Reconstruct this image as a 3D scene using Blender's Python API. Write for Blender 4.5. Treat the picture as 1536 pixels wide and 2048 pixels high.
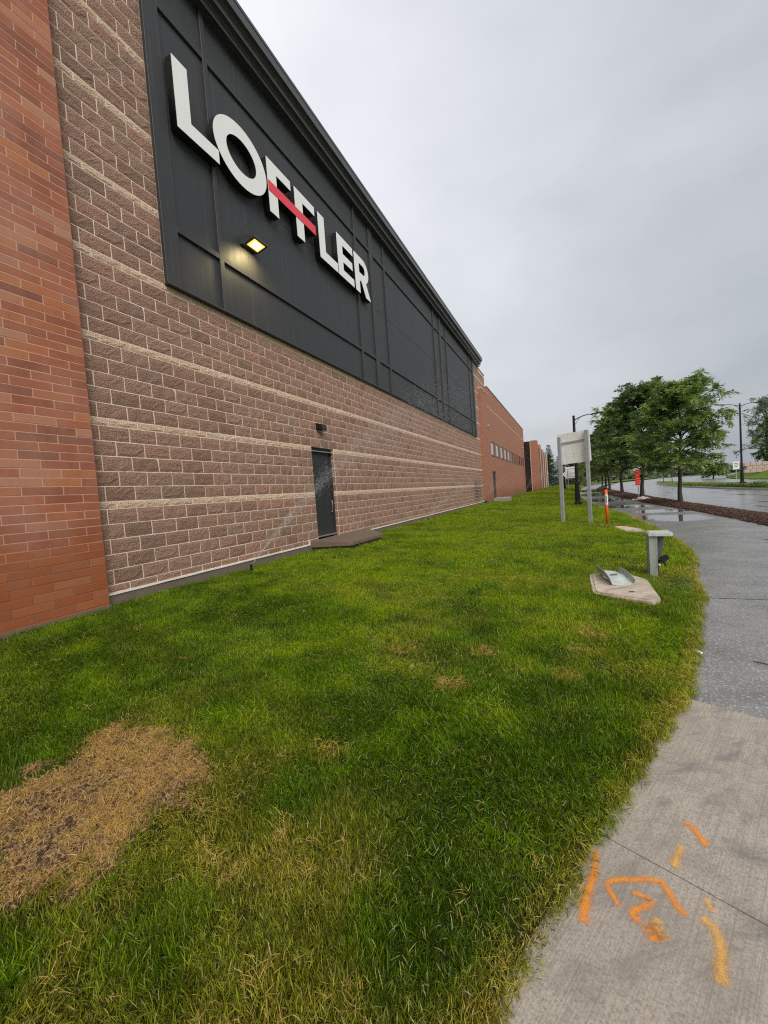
import bpy, bmesh, math, random
import numpy as np
from mathutils import Matrix, Vector, noise as mnoise

for _o in list(bpy.data.objects):
    bpy.data.objects.remove(_o)
sc = bpy.context.scene
col = sc.collection
rng = np.random.default_rng(7)
random.seed(7)

# ------------------------------------------------------------------ camera
D = 5.572            # metres from the camera line to the block wall
H = 1.58             # eye height
YAW, PITCH, ROLL = 0.429336, -0.044313, -0.072259
fw = Vector((-math.sin(YAW) * math.cos(PITCH), math.cos(YAW) * math.cos(PITCH), math.sin(PITCH)))
rt0 = Vector((math.cos(YAW), math.sin(YAW), 0))
up0 = rt0.cross(fw)
rt = math.cos(ROLL) * rt0 + math.sin(ROLL) * up0
up = -math.sin(ROLL) * rt0 + math.cos(ROLL) * up0
cam_d = bpy.data.cameras.new('camera')
cam = bpy.data.objects.new('camera', cam_d)
col.objects.link(cam)
cam_d.sensor_fit = 'VERTICAL'
cam_d.sensor_height = 24.0
cam_d.lens = 803.81 / 2048 * 24.0
cam_d.clip_start = 0.05
cam_d.clip_end = 3000
mw = Matrix((rt, up, -fw)).transposed().to_4x4()
mw.translation = Vector((0, 0, H))
cam.matrix_world = mw
sc.camera = cam

# ------------------------------------------------------------------ world: overcast sky
SUN_EL, SUN_AZ = math.radians(42), math.radians(135)     # azimuth clockwise from +Y: behind the camera, over the road
world = bpy.data.worlds.new('World')
sc.world = world
world.use_nodes = True
wn, wl = world.node_tree.nodes, world.node_tree.links
wn.clear()
w_out = wn.new('ShaderNodeOutputWorld')
w_mix = wn.new('ShaderNodeMixShader'); w_mix.inputs[0].default_value = 0.93
w_bs = wn.new('ShaderNodeBackground'); w_bs.inputs[1].default_value = 0.10
w_bc = wn.new('ShaderNodeBackground'); w_bc.inputs[1].default_value = 0.70
w_sky = wn.new('ShaderNodeTexSky'); w_sky.sky_type = 'NISHITA'; w_sky.sun_disc = False
w_sky.sun_elevation = SUN_EL; w_sky.sun_rotation = SUN_AZ; w_sky.air_density = 1.5; w_sky.dust_density = 4.0
w_tc = wn.new('ShaderNodeTexCoord')
w_map = wn.new('ShaderNodeMapping'); w_map.inputs['Scale'].default_value = (1.0, 1.0, 2.2)
w_no = wn.new('ShaderNodeTexNoise'); w_no.inputs['Scale'].default_value = 1.5; w_no.inputs['Detail'].default_value = 5; w_no.inputs['Roughness'].default_value = 0.5; w_no.inputs['Distortion'].default_value = 0.4
w_no2 = wn.new('ShaderNodeTexNoise'); w_no2.inputs['Scale'].default_value = 4.5; w_no2.inputs['Detail'].default_value = 4
w_dot = wn.new('ShaderNodeVectorMath'); w_dot.operation = 'DOT_PRODUCT'; w_dot.inputs[1].default_value = (-0.62, -0.05, 0.42)
w_m1 = wn.new('ShaderNodeMath'); w_m1.operation = 'MULTIPLY_ADD'; w_m1.inputs[1].default_value = 0.62; w_m1.inputs[2].default_value = 0.20
w_m2 = wn.new('ShaderNodeMath'); w_m2.operation = 'MULTIPLY_ADD'; w_m2.inputs[1].default_value = 0.34
w_m3 = wn.new('ShaderNodeMath'); w_m3.operation = 'MULTIPLY_ADD'; w_m3.inputs[1].default_value = 0.12
w_ramp = wn.new('ShaderNodeValToRGB')
w_ramp.color_ramp.elements[0].position = 0.20; w_ramp.color_ramp.elements[0].color = (0.270, 0.298, 0.342, 1)
w_ramp.color_ramp.elements[1].position = 0.86; w_ramp.color_ramp.elements[1].color = (0.93, 0.95, 0.985, 1)
wl.new(w_tc.outputs['Generated'], w_map.inputs[0])
wl.new(w_map.outputs[0], w_no.inputs['Vector']); wl.new(w_map.outputs[0], w_no2.inputs['Vector'])
wl.new(w_tc.outputs['Generated'], w_dot.inputs[0])
wl.new(w_dot.outputs['Value'], w_m1.inputs[0])
wl.new(w_no.outputs['Fac'], w_m2.inputs[0]); wl.new(w_m1.outputs[0], w_m2.inputs[2])
wl.new(w_no2.outputs['Fac'], w_m3.inputs[0]); wl.new(w_m2.outputs[0], w_m3.inputs[2])
wl.new(w_m3.outputs[0], w_ramp.inputs[0])
wl.new(w_ramp.outputs[0], w_bc.inputs[0])
wl.new(w_sky.outputs[0], w_bs.inputs[0])
wl.new(w_bs.outputs[0], w_mix.inputs[1]); wl.new(w_bc.outputs[0], w_mix.inputs[2])
wl.new(w_mix.outputs[0], w_out.inputs[0])

sun_d = bpy.data.lights.new('sun', 'SUN')
sun_d.energy = 1.5
sun_d.angle = math.radians(35)
sun_d.color = (1.0, 0.96, 0.90)
sun = bpy.data.objects.new('sun', sun_d)
col.objects.link(sun)
sdir = Vector((math.sin(SUN_AZ) * math.cos(SUN_EL), math.cos(SUN_AZ) * math.cos(SUN_EL), math.sin(SUN_EL)))
sun.rotation_euler = sdir.to_track_quat('Z', 'Y').to_euler()
sun.location = (20, -10, 30)

sc.view_settings.view_transform = 'Standard'
sc.view_settings.look = 'None'
sc.view_settings.exposure = 0.66
sc.view_settings.gamma = 1.0
sc.view_settings.use_curve_mapping = False
sc.render.engine = 'CYCLES'
sc.cycles.max_bounces = 6
sc.cycles.diffuse_bounces = 3
sc.cycles.glossy_bounces = 3
sc.cycles.transmission_bounces = 4
sc.cycles.transparent_max_bounces = 32
sc.cycles.use_denoising = False
sc.cycles.filter_width = 1.15
sc.cycles.sample_clamp_indirect = 6.0

# ------------------------------------------------------------------ material helpers
class NT:
    def __init__(s, name):
        s.m = bpy.data.materials.new(name); s.m.use_nodes = True
        s.t = s.m.node_tree; s.n = s.t.nodes; s.l = s.t.links; s.n.clear()
        s.out = s.n.new('ShaderNodeOutputMaterial')
        s.geo = s.n.new('ShaderNodeNewGeometry')
    def new(s, t, **kw):
        n = s.n.new(t)
        for k, v in kw.items(): setattr(n, k, v)
        return n
    def link(s, a, b): s.l.new(a, b)
    def val(s, inp, v):
        if hasattr(v, 'is_linked') or isinstance(v, bpy.types.NodeSocket): s.l.new(v, inp)
        else: inp.default_value = v
    def pos(s, scale=(1, 1, 1), rot=(0, 0, 0), loc=(0, 0, 0)):
        mp = s.new('ShaderNodeMapping'); mp.inputs['Scale'].default_value = scale; mp.inputs['Rotation'].default_value = rot; mp.inputs['Location'].default_value = loc
        if any(rot):      # turn first, then stretch
            m0 = s.new('ShaderNodeMapping'); m0.inputs['Rotation'].default_value = rot; mp.inputs['Rotation'].default_value = (0, 0, 0)
            s.link(s.geo.outputs['Position'], m0.inputs[0]); s.link(m0.outputs[0], mp.inputs[0]); return mp.outputs[0]
        s.link(s.geo.outputs['Position'], mp.inputs[0]); return mp.outputs[0]
    def noise(s, vec, scale, detail=4, rough=0.55, dist=0.0):
        n = s.new('ShaderNodeTexNoise'); s.link(vec, n.inputs['Vector'])
        n.inputs['Scale'].default_value = scale; n.inputs['Detail'].default_value = detail; n.inputs['Roughness'].default_value = rough; n.inputs['Distortion'].default_value = dist
        return n.outputs['Fac']
    def vor(s, vec, scale, feature='F1'):
        n = s.new('ShaderNodeTexVoronoi', feature=feature); s.link(vec, n.inputs['Vector']); n.inputs['Scale'].default_value = scale
        return n
    def ramp(s, fac, stops):
        r = s.new('ShaderNodeValToRGB'); s.link(fac, r.inputs[0])
        e = r.color_ramp.elements
        while len(e) < len(stops): e.new(0.5)
        for i, (p, c) in enumerate(stops):
            e[i].position = p
            e[i].color = (c, c, c, 1) if isinstance(c, (int, float)) else (*c, 1)
        return r.outputs[0]
    def mixc(s, fac, a, b, mode='MIX'):
        m = s.new('ShaderNodeMix', data_type='RGBA', blend_type=mode)
        s.val(m.inputs[0], fac)
        for inp, v in ((m.inputs[6], a), (m.inputs[7], b)):
            if isinstance(v, bpy.types.NodeSocket): s.link(v, inp)
            else: inp.default_value = (*v, 1)
        return m.outputs[2]
    def math(s, op, a, b=0.0, c=0.0, clamp=False):
        m = s.new('ShaderNodeMath', operation=op); m.use_clamp = clamp
        for i, v in enumerate((a, b, c)):
            s.val(m.inputs[i], v)
        return m.outputs[0]
    def bump(s, height, strength, dist=0.01, normal=None):
        b = s.new('ShaderNodeBump'); b.inputs['Strength'].default_value = strength; b.inputs['Distance'].default_value = dist
        s.link(height, b.inputs['Height'])
        if normal is not None: s.link(normal, b.inputs['Normal'])
        return b.outputs[0]
    def bsdf(s, color, rough=0.6, metal=0.0, normal=None, spec=0.5, emis=None, emis_s=0.0, alpha=None, coat=None):
        b = s.new('ShaderNodeBsdfPrincipled')
        s.val(b.inputs['Base Color'], color if isinstance(color, bpy.types.NodeSocket) else (*color, 1))
        s.val(b.inputs['Roughness'], rough); s.val(b.inputs['Metallic'], metal); s.val(b.inputs['Specular IOR Level'], spec)
        if normal is not None: s.link(normal, b.inputs['Normal'])
        if emis is not None:
            b.inputs['Emission Color'].default_value = (*emis, 1); b.inputs['Emission Strength'].default_value = emis_s
        if alpha is not None: s.val(b.inputs['Alpha'], alpha)
        s.link(b.outputs[0], s.out.inputs[0]); return b
    def objrand(s):
        return s.new('ShaderNodeObjectInfo').outputs['Random']
    def attr(s, name, inst=False):
        a = s.new('ShaderNodeAttribute', attribute_name=name)
        a.attribute_type = 'INSTANCER' if inst else 'GEOMETRY'
        return a
    def sep(s, v):
        n = s.new('ShaderNodeSeparateXYZ'); s.link(v, n.inputs[0]); return n.outputs

def simple(name, c, rough=0.6, metal=0.0, var=0.15, scale=6.0, bump=0.0, bscale=60, spec=0.5, emis=None, es=0.0, dirt=0.0):
    t = NT(name); p = t.pos()
    n = t.noise(p, scale, 5, 0.6)
    cc = t.mixc(n, tuple(x * (1 - var) for x in c), tuple(min(1, x * (1 + var)) for x in c))
    if dirt:
        dn = t.noise(t.pos((9, 9, 2.2)), 1.0, 7, 0.72)
        cc = t.mixc(t.ramp(dn, [(0.46, 0.0), (0.72, dirt)]), cc, (0.11, 0.085, 0.06))
        d3 = t.noise(p, 120, 3, 0.8)
        cc = t.mixc(t.ramp(d3, [(0.62, 0.0), (0.72, dirt)]), cc, (0.07, 0.05, 0.035))
    nm = t.bump(t.noise(p, bscale, 4), bump, 0.005) if bump else None
    rr = t.math('MULTIPLY_ADD', n, 0.2, rough - 0.1)
    t.bsdf(cc, rr, metal, nm, spec, emis, es)
    return t.m

WALLX = -D
def rand_source(t, attr):
    return t.attr('rnd').outputs['Fac'] if attr else t.objrand()

def mat_brick(name, attr=False, wet=True, flat=False):
    t = NT(name); p = t.pos()
    r = rand_source(t, attr)
    c = t.ramp(r, [(0.0, (0.24, 0.058, 0.028)), (0.2, (0.47, 0.120, 0.046)), (0.4, (0.35, 0.095, 0.052)), (0.62, (0.58, 0.185, 0.064)), (0.80, (0.56, 0.270, 0.170)), (0.9, (0.34, 0.115, 0.07)), (1.0, (0.18, 0.045, 0.026))])
    n1 = t.noise(p, 9, 5, 0.65); n2 = t.noise(p, 140, 3, 0.7)
    c = t.mixc(t.math('MULTIPLY', n1, 0.45), c, (0.38, 0.17, 0.11))
    c = t.mixc(t.ramp(n2, [(0.42, 0.0), (0.62, 0.30)]), c, (0.16, 0.06, 0.035))
    n0 = t.noise(t.pos((1, 1, 0.6)), 1.1, 6, 0.7)
    c = t.mixc(t.ramp(n0, [(0.42, 0.0), (0.70, 0.55)]), c, (0.50, 0.26, 0.19))
    c = t.mixc(t.ramp(n0, [(0.28, 0.45), (0.44, 0.0)]), c, (0.25, 0.075, 0.035))
    sp = t.noise(t.pos((70, 60, 260)), 1, 2)
    c = t.mixc(t.ramp(sp, [(0.3, 0.22), (0.5, 0.0)]), c, (0.52, 0.26, 0.15))
    # sprinkler-wet lower courses with a ragged upper edge
    z = t.sep(t.geo.outputs['Position'])[2]
    w = t.math('MULTIPLY_ADD', t.noise(p, 2.2, 4), 0.9, 0.0)
    w = t.math('ADD', z, w)
    wetf = t.ramp(t.math('MULTIPLY', w, 0.25), [(0.40, 1.0), (0.50, 0.0)])
    c = t.mixc(t.math('MULTIPLY', wetf, 0.62 if wet else 0.2), c, (0.34, 0.088, 0.018))
    rr = t.math('MULTIPLY_ADD', wetf, -0.26, 0.72)
    nm = t.bump(t.noise(p, 170, 4, 0.7), 0.35, 0.004)
    nm = t.bump(t.noise(t.pos((40, 40, 420)), 1, 2), 0.15, 0.003, nm)
    t.bsdf(c, rr, 0, nm, 0.4)
    return t.m

def mat_block(name, pale=False, attr=False):
    t = NT(name); p = t.pos()
    r = rand_source(t, attr)
    if pale:
        c = t.ramp(r, [(0.0, (0.70, 0.50, 0.36)), (0.5, (0.82, 0.60, 0.44)), (1.0, (0.76, 0.52, 0.36))])
        dark, lite = (0.36, 0.245, 0.165), (0.88, 0.70, 0.52)
    else:
        c = t.ramp(r, [(0.0, (0.29, 0.168, 0.118)), (0.3, (0.42, 0.236, 0.168)), (0.6, (0.40, 0.248, 0.175)), (0.85, (0.46, 0.240, 0.170)), (1.0, (0.32, 0.200, 0.146))])
        dark, lite = (0.050, 0.028, 0.020), (0.62, 0.46, 0.36)
    v = t.vor(p, 58)
    n1 = t.noise(p, 46, 5, 0.75); n2 = t.noise(p, 150, 3, 0.7); n3 = t.noise(p, 3.0, 4, 0.6)
    c = t.mixc(t.ramp(n1, [(0.34, 0.70), (0.47, 0.0)]), c, dark)
    c = t.mixc(t.ramp(n2, [(0.55, 0.0), (0.68, 0.75)]), c, lite)
    c = t.mixc(t.ramp(n3, [(0.35, 0.0), (0.8, 0.40)]), c, tuple(x * 1.35 for x in ((0.235, 0.150, 0.115) if not pale else (0.5, 0.37, 0.25))))
    # efflorescence streaks running down from joints
    e = t.noise(t.pos((1, 1.4, 0.28)), 1.5, 5, 0.7)
    c = t.mixc(t.ramp(e, [(0.66, 0.0), (0.82, 0.35)]), c, (0.55, 0.48, 0.43))
    # a soaked patch low at the far end, where a sprinkler hits the wall
    mp = t.new('ShaderNodeMapping', vector_type='TEXTURE'); mp.inputs['Location'].default_value = (WALLX, 27.7, 1.35); mp.inputs['Scale'].default_value = (1e3, 2.0, 1.15)
    t.link(t.geo.outputs['Position'], mp.inputs[0]); ln_ = t.new('ShaderNodeVectorMath', operation='LENGTH'); t.link(mp.outputs[0], ln_.inputs[0])
    st = t.ramp(t.math('ADD', ln_.outputs['Value'], t.math('MULTIPLY_ADD', t.noise(t.pos((1, 3.2, 0.7)), 1.0, 4, 0.6), 1.4, -0.7)), [(0.45, 0.62), (0.85, 0.0)])
    c = t.mixc(st, c, (0.075, 0.042, 0.032))
    h = t.math('ADD', t.math('MULTIPLY', n1, 1.0), t.math('MULTIPLY', v.outputs['Distance'], 0.6))
    nm = t.bump(h, 0.85, 0.026)
    nm = t.bump(n2, 0.5, 0.006, nm)
    t.bsdf(c, 0.82, 0, nm, 0.35)
    return t.m

MAT = {}
MAT['brick'] = mat_brick('brick_face')
MAT['brick_mass'] = mat_brick('brick_face_mass', True)
MAT['block'] = mat_block('split_face_block')
MAT['block_mass'] = mat_block('split_face_block_mass', False, True)
MAT['pale'] = mat_block('pale_split_face_block', True)
MAT['pale_mass'] = mat_block('pale_split_face_block_mass', True, True)

def mat_mortar(name, c):
    t = NT(name); p = t.pos()
    n = t.noise(p, 30, 5, 0.7); n2 = t.noise(p, 1.2, 3)
    cc = t.mixc(n, tuple(x * 0.75 for x in c), tuple(x * 1.15 for x in c))
    cc = t.mixc(t.ramp(n2, [(0.4, 0.0), (0.7, 0.25)]), cc, tuple(x * 0.6 for x in c))
    z = t.sep(t.geo.outputs['Position'])[2]
    wetf = t.ramp(t.math('MULTIPLY', t.math('ADD', z, t.math('MULTIPLY', n2, 0.8)), 0.25), [(0.36, 0.75), (0.46, 0.0)])
    if name == 'brick_mortar':
        cc = t.mixc(wetf, cc, (0.10, 0.045, 0.025))
    t.bsdf(cc, 0.9, 0, t.bump(n, 0.5, 0.004), 0.2)
    return t.m
MAT['mortar'] = mat_mortar('block_mortar', (0.94, 0.75, 0.62))
MAT['brick_mortar'] = mat_mortar('brick_mortar', (0.66, 0.40, 0.29))

def mat_clad():
    t = NT('black_cladding'); p = t.pos()
    n = t.noise(t.pos((1, 3, 0.5)), 2.0, 6, 0.65); st = t.noise(t.pos((1, 14, 0.35)), 1.4, 4, 0.6)
    c = t.mixc(n, (0.030, 0.030, 0.032), (0.047, 0.047, 0.049))
    c = t.mixc(t.ramp(st, [(0.56, 0.0), (0.80, 0.55)]), c, (0.085, 0.086, 0.088))
    st2 = t.noise(t.pos((1, 34, 0.22)), 1.0, 5, 0.65)
    c = t.mixc(t.ramp(st2, [(0.62, 0.0), (0.80, 0.22)]), c, (0.09, 0.09, 0.092))
    nm = t.bump(t.noise(p, 260, 3, 0.7), 0.25, 0.002)
    t.bsdf(c, t.math('MULTIPLY_ADD', n, 0.2, 0.45), 0, nm, 0.5)
    return t.m
MAT['clad'] = mat_clad()
MAT['blackmetal'] = simple('black_metal', (0.06, 0.06, 0.063), 0.32, 0.0, 0.25, 8)
MAT['lampblack'] = simple('lamp_post_paint', (0.008, 0.008, 0.009), 0.38, 0.0, 0.25, 5)
MAT['doorpaint'] = simple('door_paint', (0.030, 0.033, 0.036), 0.40, 0.0, 0.2, 2.0)
MAT['galv'] = simple('galvanised_steel', (0.42, 0.43, 0.44), 0.55, 0.3, 0.22, 9, 0.1, 90, dirt=0.25)
MAT['alu'] = simple('brushed_aluminium', (0.62, 0.63, 0.64), 0.32, 0.9, 0.1, 10)
MAT['signback'] = simple('sign_back', (0.88, 0.88, 0.84), 0.5, 0.1, 0.06, 3, dirt=0.22)
MAT['white_face'] = simple('white_letter_face', (0.90, 0.90, 0.88), 0.35, 0.0, 0.05, 2.2)
MAT['red_face'] = simple('red_bar_face', (0.86, 0.040, 0.065), 0.35, 0.0, 0.06, 3)
MAT['flash'] = simple('pale_flashing', (0.68, 0.64, 0.57), 0.6, 0.0, 0.2, 14)
MAT['orange'] = simple('orange_plastic', (0.80, 0.125, 0.018), 0.38, 0.0, 0.12, 8)
MAT['whitelabel'] = simple('white_label', (0.80, 0.78, 0.76), 0.5, 0.0, 0.06, 20)
MAT['labelink'] = simple('label_ink', (0.10, 0.035, 0.03), 0.6, 0.0, 0.2, 60)
MAT['redsign'] = simple('red_sign', (0.66, 0.014, 0.012), 0.4, 0.0, 0.12, 12)
MAT['redsign2'] = simple('red_sign_mark', (0.78, 0.16, 0.14), 0.5, 0.0, 0.2, 22)
MAT['pedgreen'] = simple('weathered_green_enamel', (0.33, 0.39, 0.34), 0.55, 0.0, 0.25, 26, 0.12, 120, dirt=0.6)
MAT['pedcap'] = simple('weathered_cap', (0.50, 0.55, 0.51), 0.5, 0.0, 0.22, 20, 0.08, 120, dirt=0.4)
MAT['peddark'] = simple('pedestal_interior', (0.10, 0.115, 0.11), 0.6, 0.0, 0.3, 20)
MAT['darkplastic'] = simple('black_cable_plastic', (0.012, 0.012, 0.012), 0.4, 0.0, 0.2, 20)
MAT['trimgrey'] = simple('window_frame_grey', (0.16, 0.15, 0.155), 0.45, 0.2, 0.15, 9)
MAT['stone'] = simple('pale_stone', (0.50, 0.44, 0.39), 0.8, 0.0, 0.35, 12, 0.4, 30)
MAT['pinkstone'] = simple('pink_stone', (0.52, 0.38, 0.33), 0.8, 0.0, 0.3, 3, 0.4, 20)
MAT['bark'] = simple('bark', (0.055, 0.043, 0.036), 0.85, 0.0, 0.4, 18, 0.6, 40)
MAT['litter'] = simple('white_litter', (0.8, 0.8, 0.78), 0.6, 0.0, 0.05, 30)

def mat_glass():
    t = NT('dark_window_glass'); p = t.pos()
    n = t.noise(p, 0.6, 3)
    t.bsdf(t.mixc(n, (0.006, 0.008, 0.010), (0.02, 0.023, 0.027)), 0.05, 0, None, 0.8)
    return t.m
MAT['glass'] = mat_glass()
def mat_blind():
    t = NT('window_blind'); t.bsdf(t.mixc(t.noise(t.pos(), 4, 2), (0.58, 0.58, 0.60), (0.70, 0.70, 0.71)), 0.35, 0, None, 0.5)
    return t.m
MAT['blind'] = mat_blind()

def mat_concrete(name, c, broom=True, stains=True):
    t = NT(name); p = t.pos()
    n = t.noise(p, 5, 6, 0.65); n2 = t.noise(p, 95, 4, 0.75); n3 = t.noise(p, 260, 3, 0.7)
    cc = t.mixc(n, tuple(x * 0.82 for x in c), tuple(x * 1.14 for x in c))
    cc = t.mixc(t.ramp(n2, [(0.36, 0.8), (0.54, 0.0)]), cc, tuple(x * 0.42 for x in c))
    cc = t.mixc(t.ramp(n3, [(0.55, 0.0), (0.7, 0.5)]), cc, tuple(min(0.9, x * 1.7) for x in c))
    nm = t.bump(n2, 0.35, 0.003)
    if broom:
        br = t.noise(t.pos((150, 1.6, 1), (0, 0, math.radians(24))), 1.0, 3, 0.6)
        cc = t.mixc(t.ramp(br, [(0.36, 0.55), (0.52, 0.0)]), cc, tuple(x * 0.55 for x in c))
        nm = t.bump(br, 0.5, 0.003, nm)
    if stains:
        s1 = t.noise(t.pos((3.2, 6.0, 1), (0, 0, math.radians(-40))), 1.0, 7, 0.68, 0.6)
        cc = t.mixc(t.ramp(s1, [(0.47, 0.0), (0.66, 0.70)]), cc, (0.15, 0.138, 0.128))
        s2 = t.noise(p, 0.9, 8, 0.66)
        cc = t.mixc(t.ramp(s2, [(0.38, 0.0), (0.68, 0.55)]), cc, (0.24, 0.205, 0.17))
    t.bsdf(cc, t.math('MULTIPLY_ADD', n, 0.25, 0.55), 0, nm, 0.4)
    return t.m
MAT['concrete'] = mat_concrete('sidewalk_concrete', (0.445, 0.388, 0.318))
MAT['foundation'] = mat_concrete('wet_foundation_concrete', (0.20, 0.155, 0.12), False, False)
MAT['landing'] = mat_concrete('wet_landing_concrete', (0.19, 0.135, 0.10), False, False)
MAT['padconc'] = mat_concrete('tan_polymer_concrete', (0.70, 0.56, 0.42), False, True)
MAT['kerb'] = mat_concrete('kerb_concrete', (0.40, 0.36, 0.33), False, False)

def mat_asphalt(name, base, dry_rough, puddle_lo, puddle_hi, streak=(0.55, 1.6, 1), agg=True, pond=None, bs=0.45):
    t = NT(name); p = t.pos()
    v = t.vor(p, 85); n = t.noise(p, 1.4, 5, 0.6); n2 = t.noise(p, 240, 3, 0.7)
    c = t.mixc(t.ramp(n, [(0.3, 0.0), (0.7, 1.0)]), tuple(x * 0.62 for x in base), tuple(x * 1.3 for x in base))
    if agg:
        sp = t.ramp(v.outputs['Color'], [(0.62, 0.0), (0.95, 0.75)])
        c = t.mixc(sp, c, (0.55, 0.53, 0.49))
        c = t.mixc(t.ramp(n2, [(0.3, 0.7), (0.5, 0.0)]), c, (0.012, 0.012, 0.012))
    wet = t.noise(t.pos(streak), 1.0, 4, 0.55, 0.3)
    wf = t.ramp(wet, [(puddle_lo, 0.0), (puddle_hi, 1.0)])
    if pond is not None:
        # standing water gathers in low spots of the surface
        for (px, py, rx, ry, ang) in pond:
            mp = t.new('ShaderNodeMapping', vector_type='TEXTURE'); mp.inputs['Location'].default_value = (px, py, 0); mp.inputs['Rotation'].default_value = (0, 0, ang); mp.inputs['Scale'].default_value = (rx, ry, 1e3)
            t.link(t.geo.outputs['Position'], mp.inputs[0])
            ln = t.new('ShaderNodeVectorMath', operation='LENGTH'); t.link(mp.outputs[0], ln.inputs[0])
            rag = t.math('ADD', ln.outputs['Value'], t.math('MULTIPLY_ADD', wet, 1.5, -0.75))
            wf = t.math('MAXIMUM', wf, t.ramp(rag, [(0.80, 1.0), (0.98, 0.0)]))
    rough = t.math('MULTIPLY_ADD', wf, -(dry_rough - 0.03), dry_rough)
    rough = t.math('MAXIMUM', rough, 0.025)
    h = t.math('MULTIPLY', t.math('ADD', v.outputs['Distance'], t.math('MULTIPLY', n2, 0.4)), t.math('SUBTRACT', 1.0, wf))
    nm = t.bump(h, bs, 0.006)
    c = t.mixc(t.math('MULTIPLY', wf, 0.7), c, tuple(x * 0.35 for x in base))
    t.bsdf(c, rough, 0, nm, 0.9)
    return t.m
MAT['asphalt_near'] = mat_asphalt('damp_asphalt', (0.21, 0.205, 0.195), 0.48, 0.75, 0.95)
MAT['asphalt_path'] = mat_asphalt('wet_path_asphalt', (0.19, 0.180, 0.168), 0.34, 0.66, 0.80, (0.45, 2.4, 1), True,
    [(3.35, 17.3, 1.25, 1.5, 0.15), (3.6, 20.6, 1.1, 1.1, -0.1), (2.9, 24.8, 1.2, 1.7, 0.0), (2.5, 33.0, 1.3, 3.0, 0.0), (2.4, 46.0, 1.4, 6.0, 0.0), (3.0, 62, 1.8, 9, 0), (4.4, 10.6, 0.7, 1.2, 0.0)], 0.22)
MAT['asphalt_road'] = mat_asphalt('wet_road_asphalt', (0.24, 0.24, 0.235), 0.24, 0.56, 0.68, (0.9, 0.22, 1), False, None, 0.05)

def mat_ground(name, a, b, scale=3.0):
    t = NT(name); p = t.pos()
    n = t.noise(p, scale, 6, 0.7); n2 = t.noise(p, 45, 4, 0.7)
    c = t.mixc(n, a, b); c = t.mixc(t.ramp(n2, [(0.35, 0.5), (0.55, 0.0)]), c, tuple(x * 0.4 for x in a))
    t.bsdf(c, 0.9, 0, t.bump(n2, 0.8, 0.03), 0.2)
    return t.m
MAT['soil'] = mat_ground('lawn_soil', (0.022, 0.022, 0.006), (0.040, 0.040, 0.008))
MAT['bare'] = mat_ground('bare_patch_soil', (0.10, 0.075, 0.05), (0.19, 0.14, 0.085), 9)
MAT['verge'] = mat_ground('far_grass', (0.075, 0.13, 0.010), (0.13, 0.20, 0.018), 0.5)
MAT['mulch'] = mat_ground('bark_mulch_bed', (0.050, 0.028, 0.020), (0.085, 0.048, 0.034), 6)

def mat_blade(name, straw=False):
    t = NT(name)
    bv = t.attr('bv').outputs['Fac']
    if straw:
        c = t.ramp(bv, [(0.0, (0.40, 0.24, 0.06)), (0.45, (0.76, 0.48, 0.13)), (0.8, (0.90, 0.68, 0.28)), (1.0, (0.60, 0.39, 0.13))])
        c2 = c
    else:
        tone = t.attr('tone', True).outputs['Fac']; dry = t.attr('dry', True).outputs['Fac']
        c = t.ramp(tone, [(0.0, (0.040, 0.110, 0.001)), (0.45, (0.128, 0.250, 0.002)), (1.0, (0.285, 0.400, 0.003))])
        c = t.mixc(t.math('MULTIPLY', t.ramp(bv, [(0.0, 0.0), (1.0, 0.45)]), 1.0), c, (0.19, 0.245, 0.008))
        c = t.mixc(t.math('MULTIPLY', dry, t.math('MULTIPLY_ADD', bv, 0.6, 0.5), clamp=True), c, (0.46, 0.36, 0.045))
        hv = t.new('ShaderNodeHueSaturation'); t.link(c, hv.inputs['Color'])
        wn_ = t.new('ShaderNodeTexWhiteNoise', noise_dimensions='1D'); t.link(t.math('MULTIPLY', bv, 913.0), wn_.inputs['W'])
        t.link(t.math('MULTIPLY_ADD', wn_.outputs['Value'], 1.6, 0.28), hv.inputs['Value']); c = hv.outputs[0]
        old = t.ramp(bv, [(0.955, 0.0), (0.97, 0.85)])
        c = t.mixc(old, c, (0.66, 0.58, 0.24))
    d = t.new('ShaderNodeBsdfPrincipled'); t.link(c, d.inputs['Base Color']); d.inputs['Roughness'].default_value = 0.36 if not straw else 0.6; d.inputs['Specular IOR Level'].default_value = 0.22
    tr = t.new('ShaderNodeBsdfTranslucent'); t.link(c, tr.inputs['Color'])
    mx = t.new('ShaderNodeMixShader'); mx.inputs[0].default_value = 0.40
    t.link(d.outputs[0], mx.inputs[1]); t.link(tr.outputs[0], mx.inputs[2]); t.link(mx.outputs[0], t.out.inputs[0])
    return t.m
MAT['blade'] = mat_blade('grass_blade')
MAT['straw'] = mat_blade('straw_blade', True)

def mat_chip(name, stops):
    t = NT(name); bv = t.attr('bv').outputs['Fac']
    c = t.ramp(bv, stops)
    t.bsdf(c, 0.65, 0, None, 0.35)
    return t.m
MAT['chip'] = mat_chip('mulch_chip', [(0.0, (0.030, 0.016, 0.012)), (0.5, (0.085, 0.045, 0.030)), (1.0, (0.17, 0.095, 0.066))])
MAT['deadchip'] = mat_chip('dead_thatch_chip', [(0.0, (0.045, 0.026, 0.016)), (0.5, (0.13, 0.075, 0.038)), (1.0, (0.34, 0.21, 0.10))])

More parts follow.
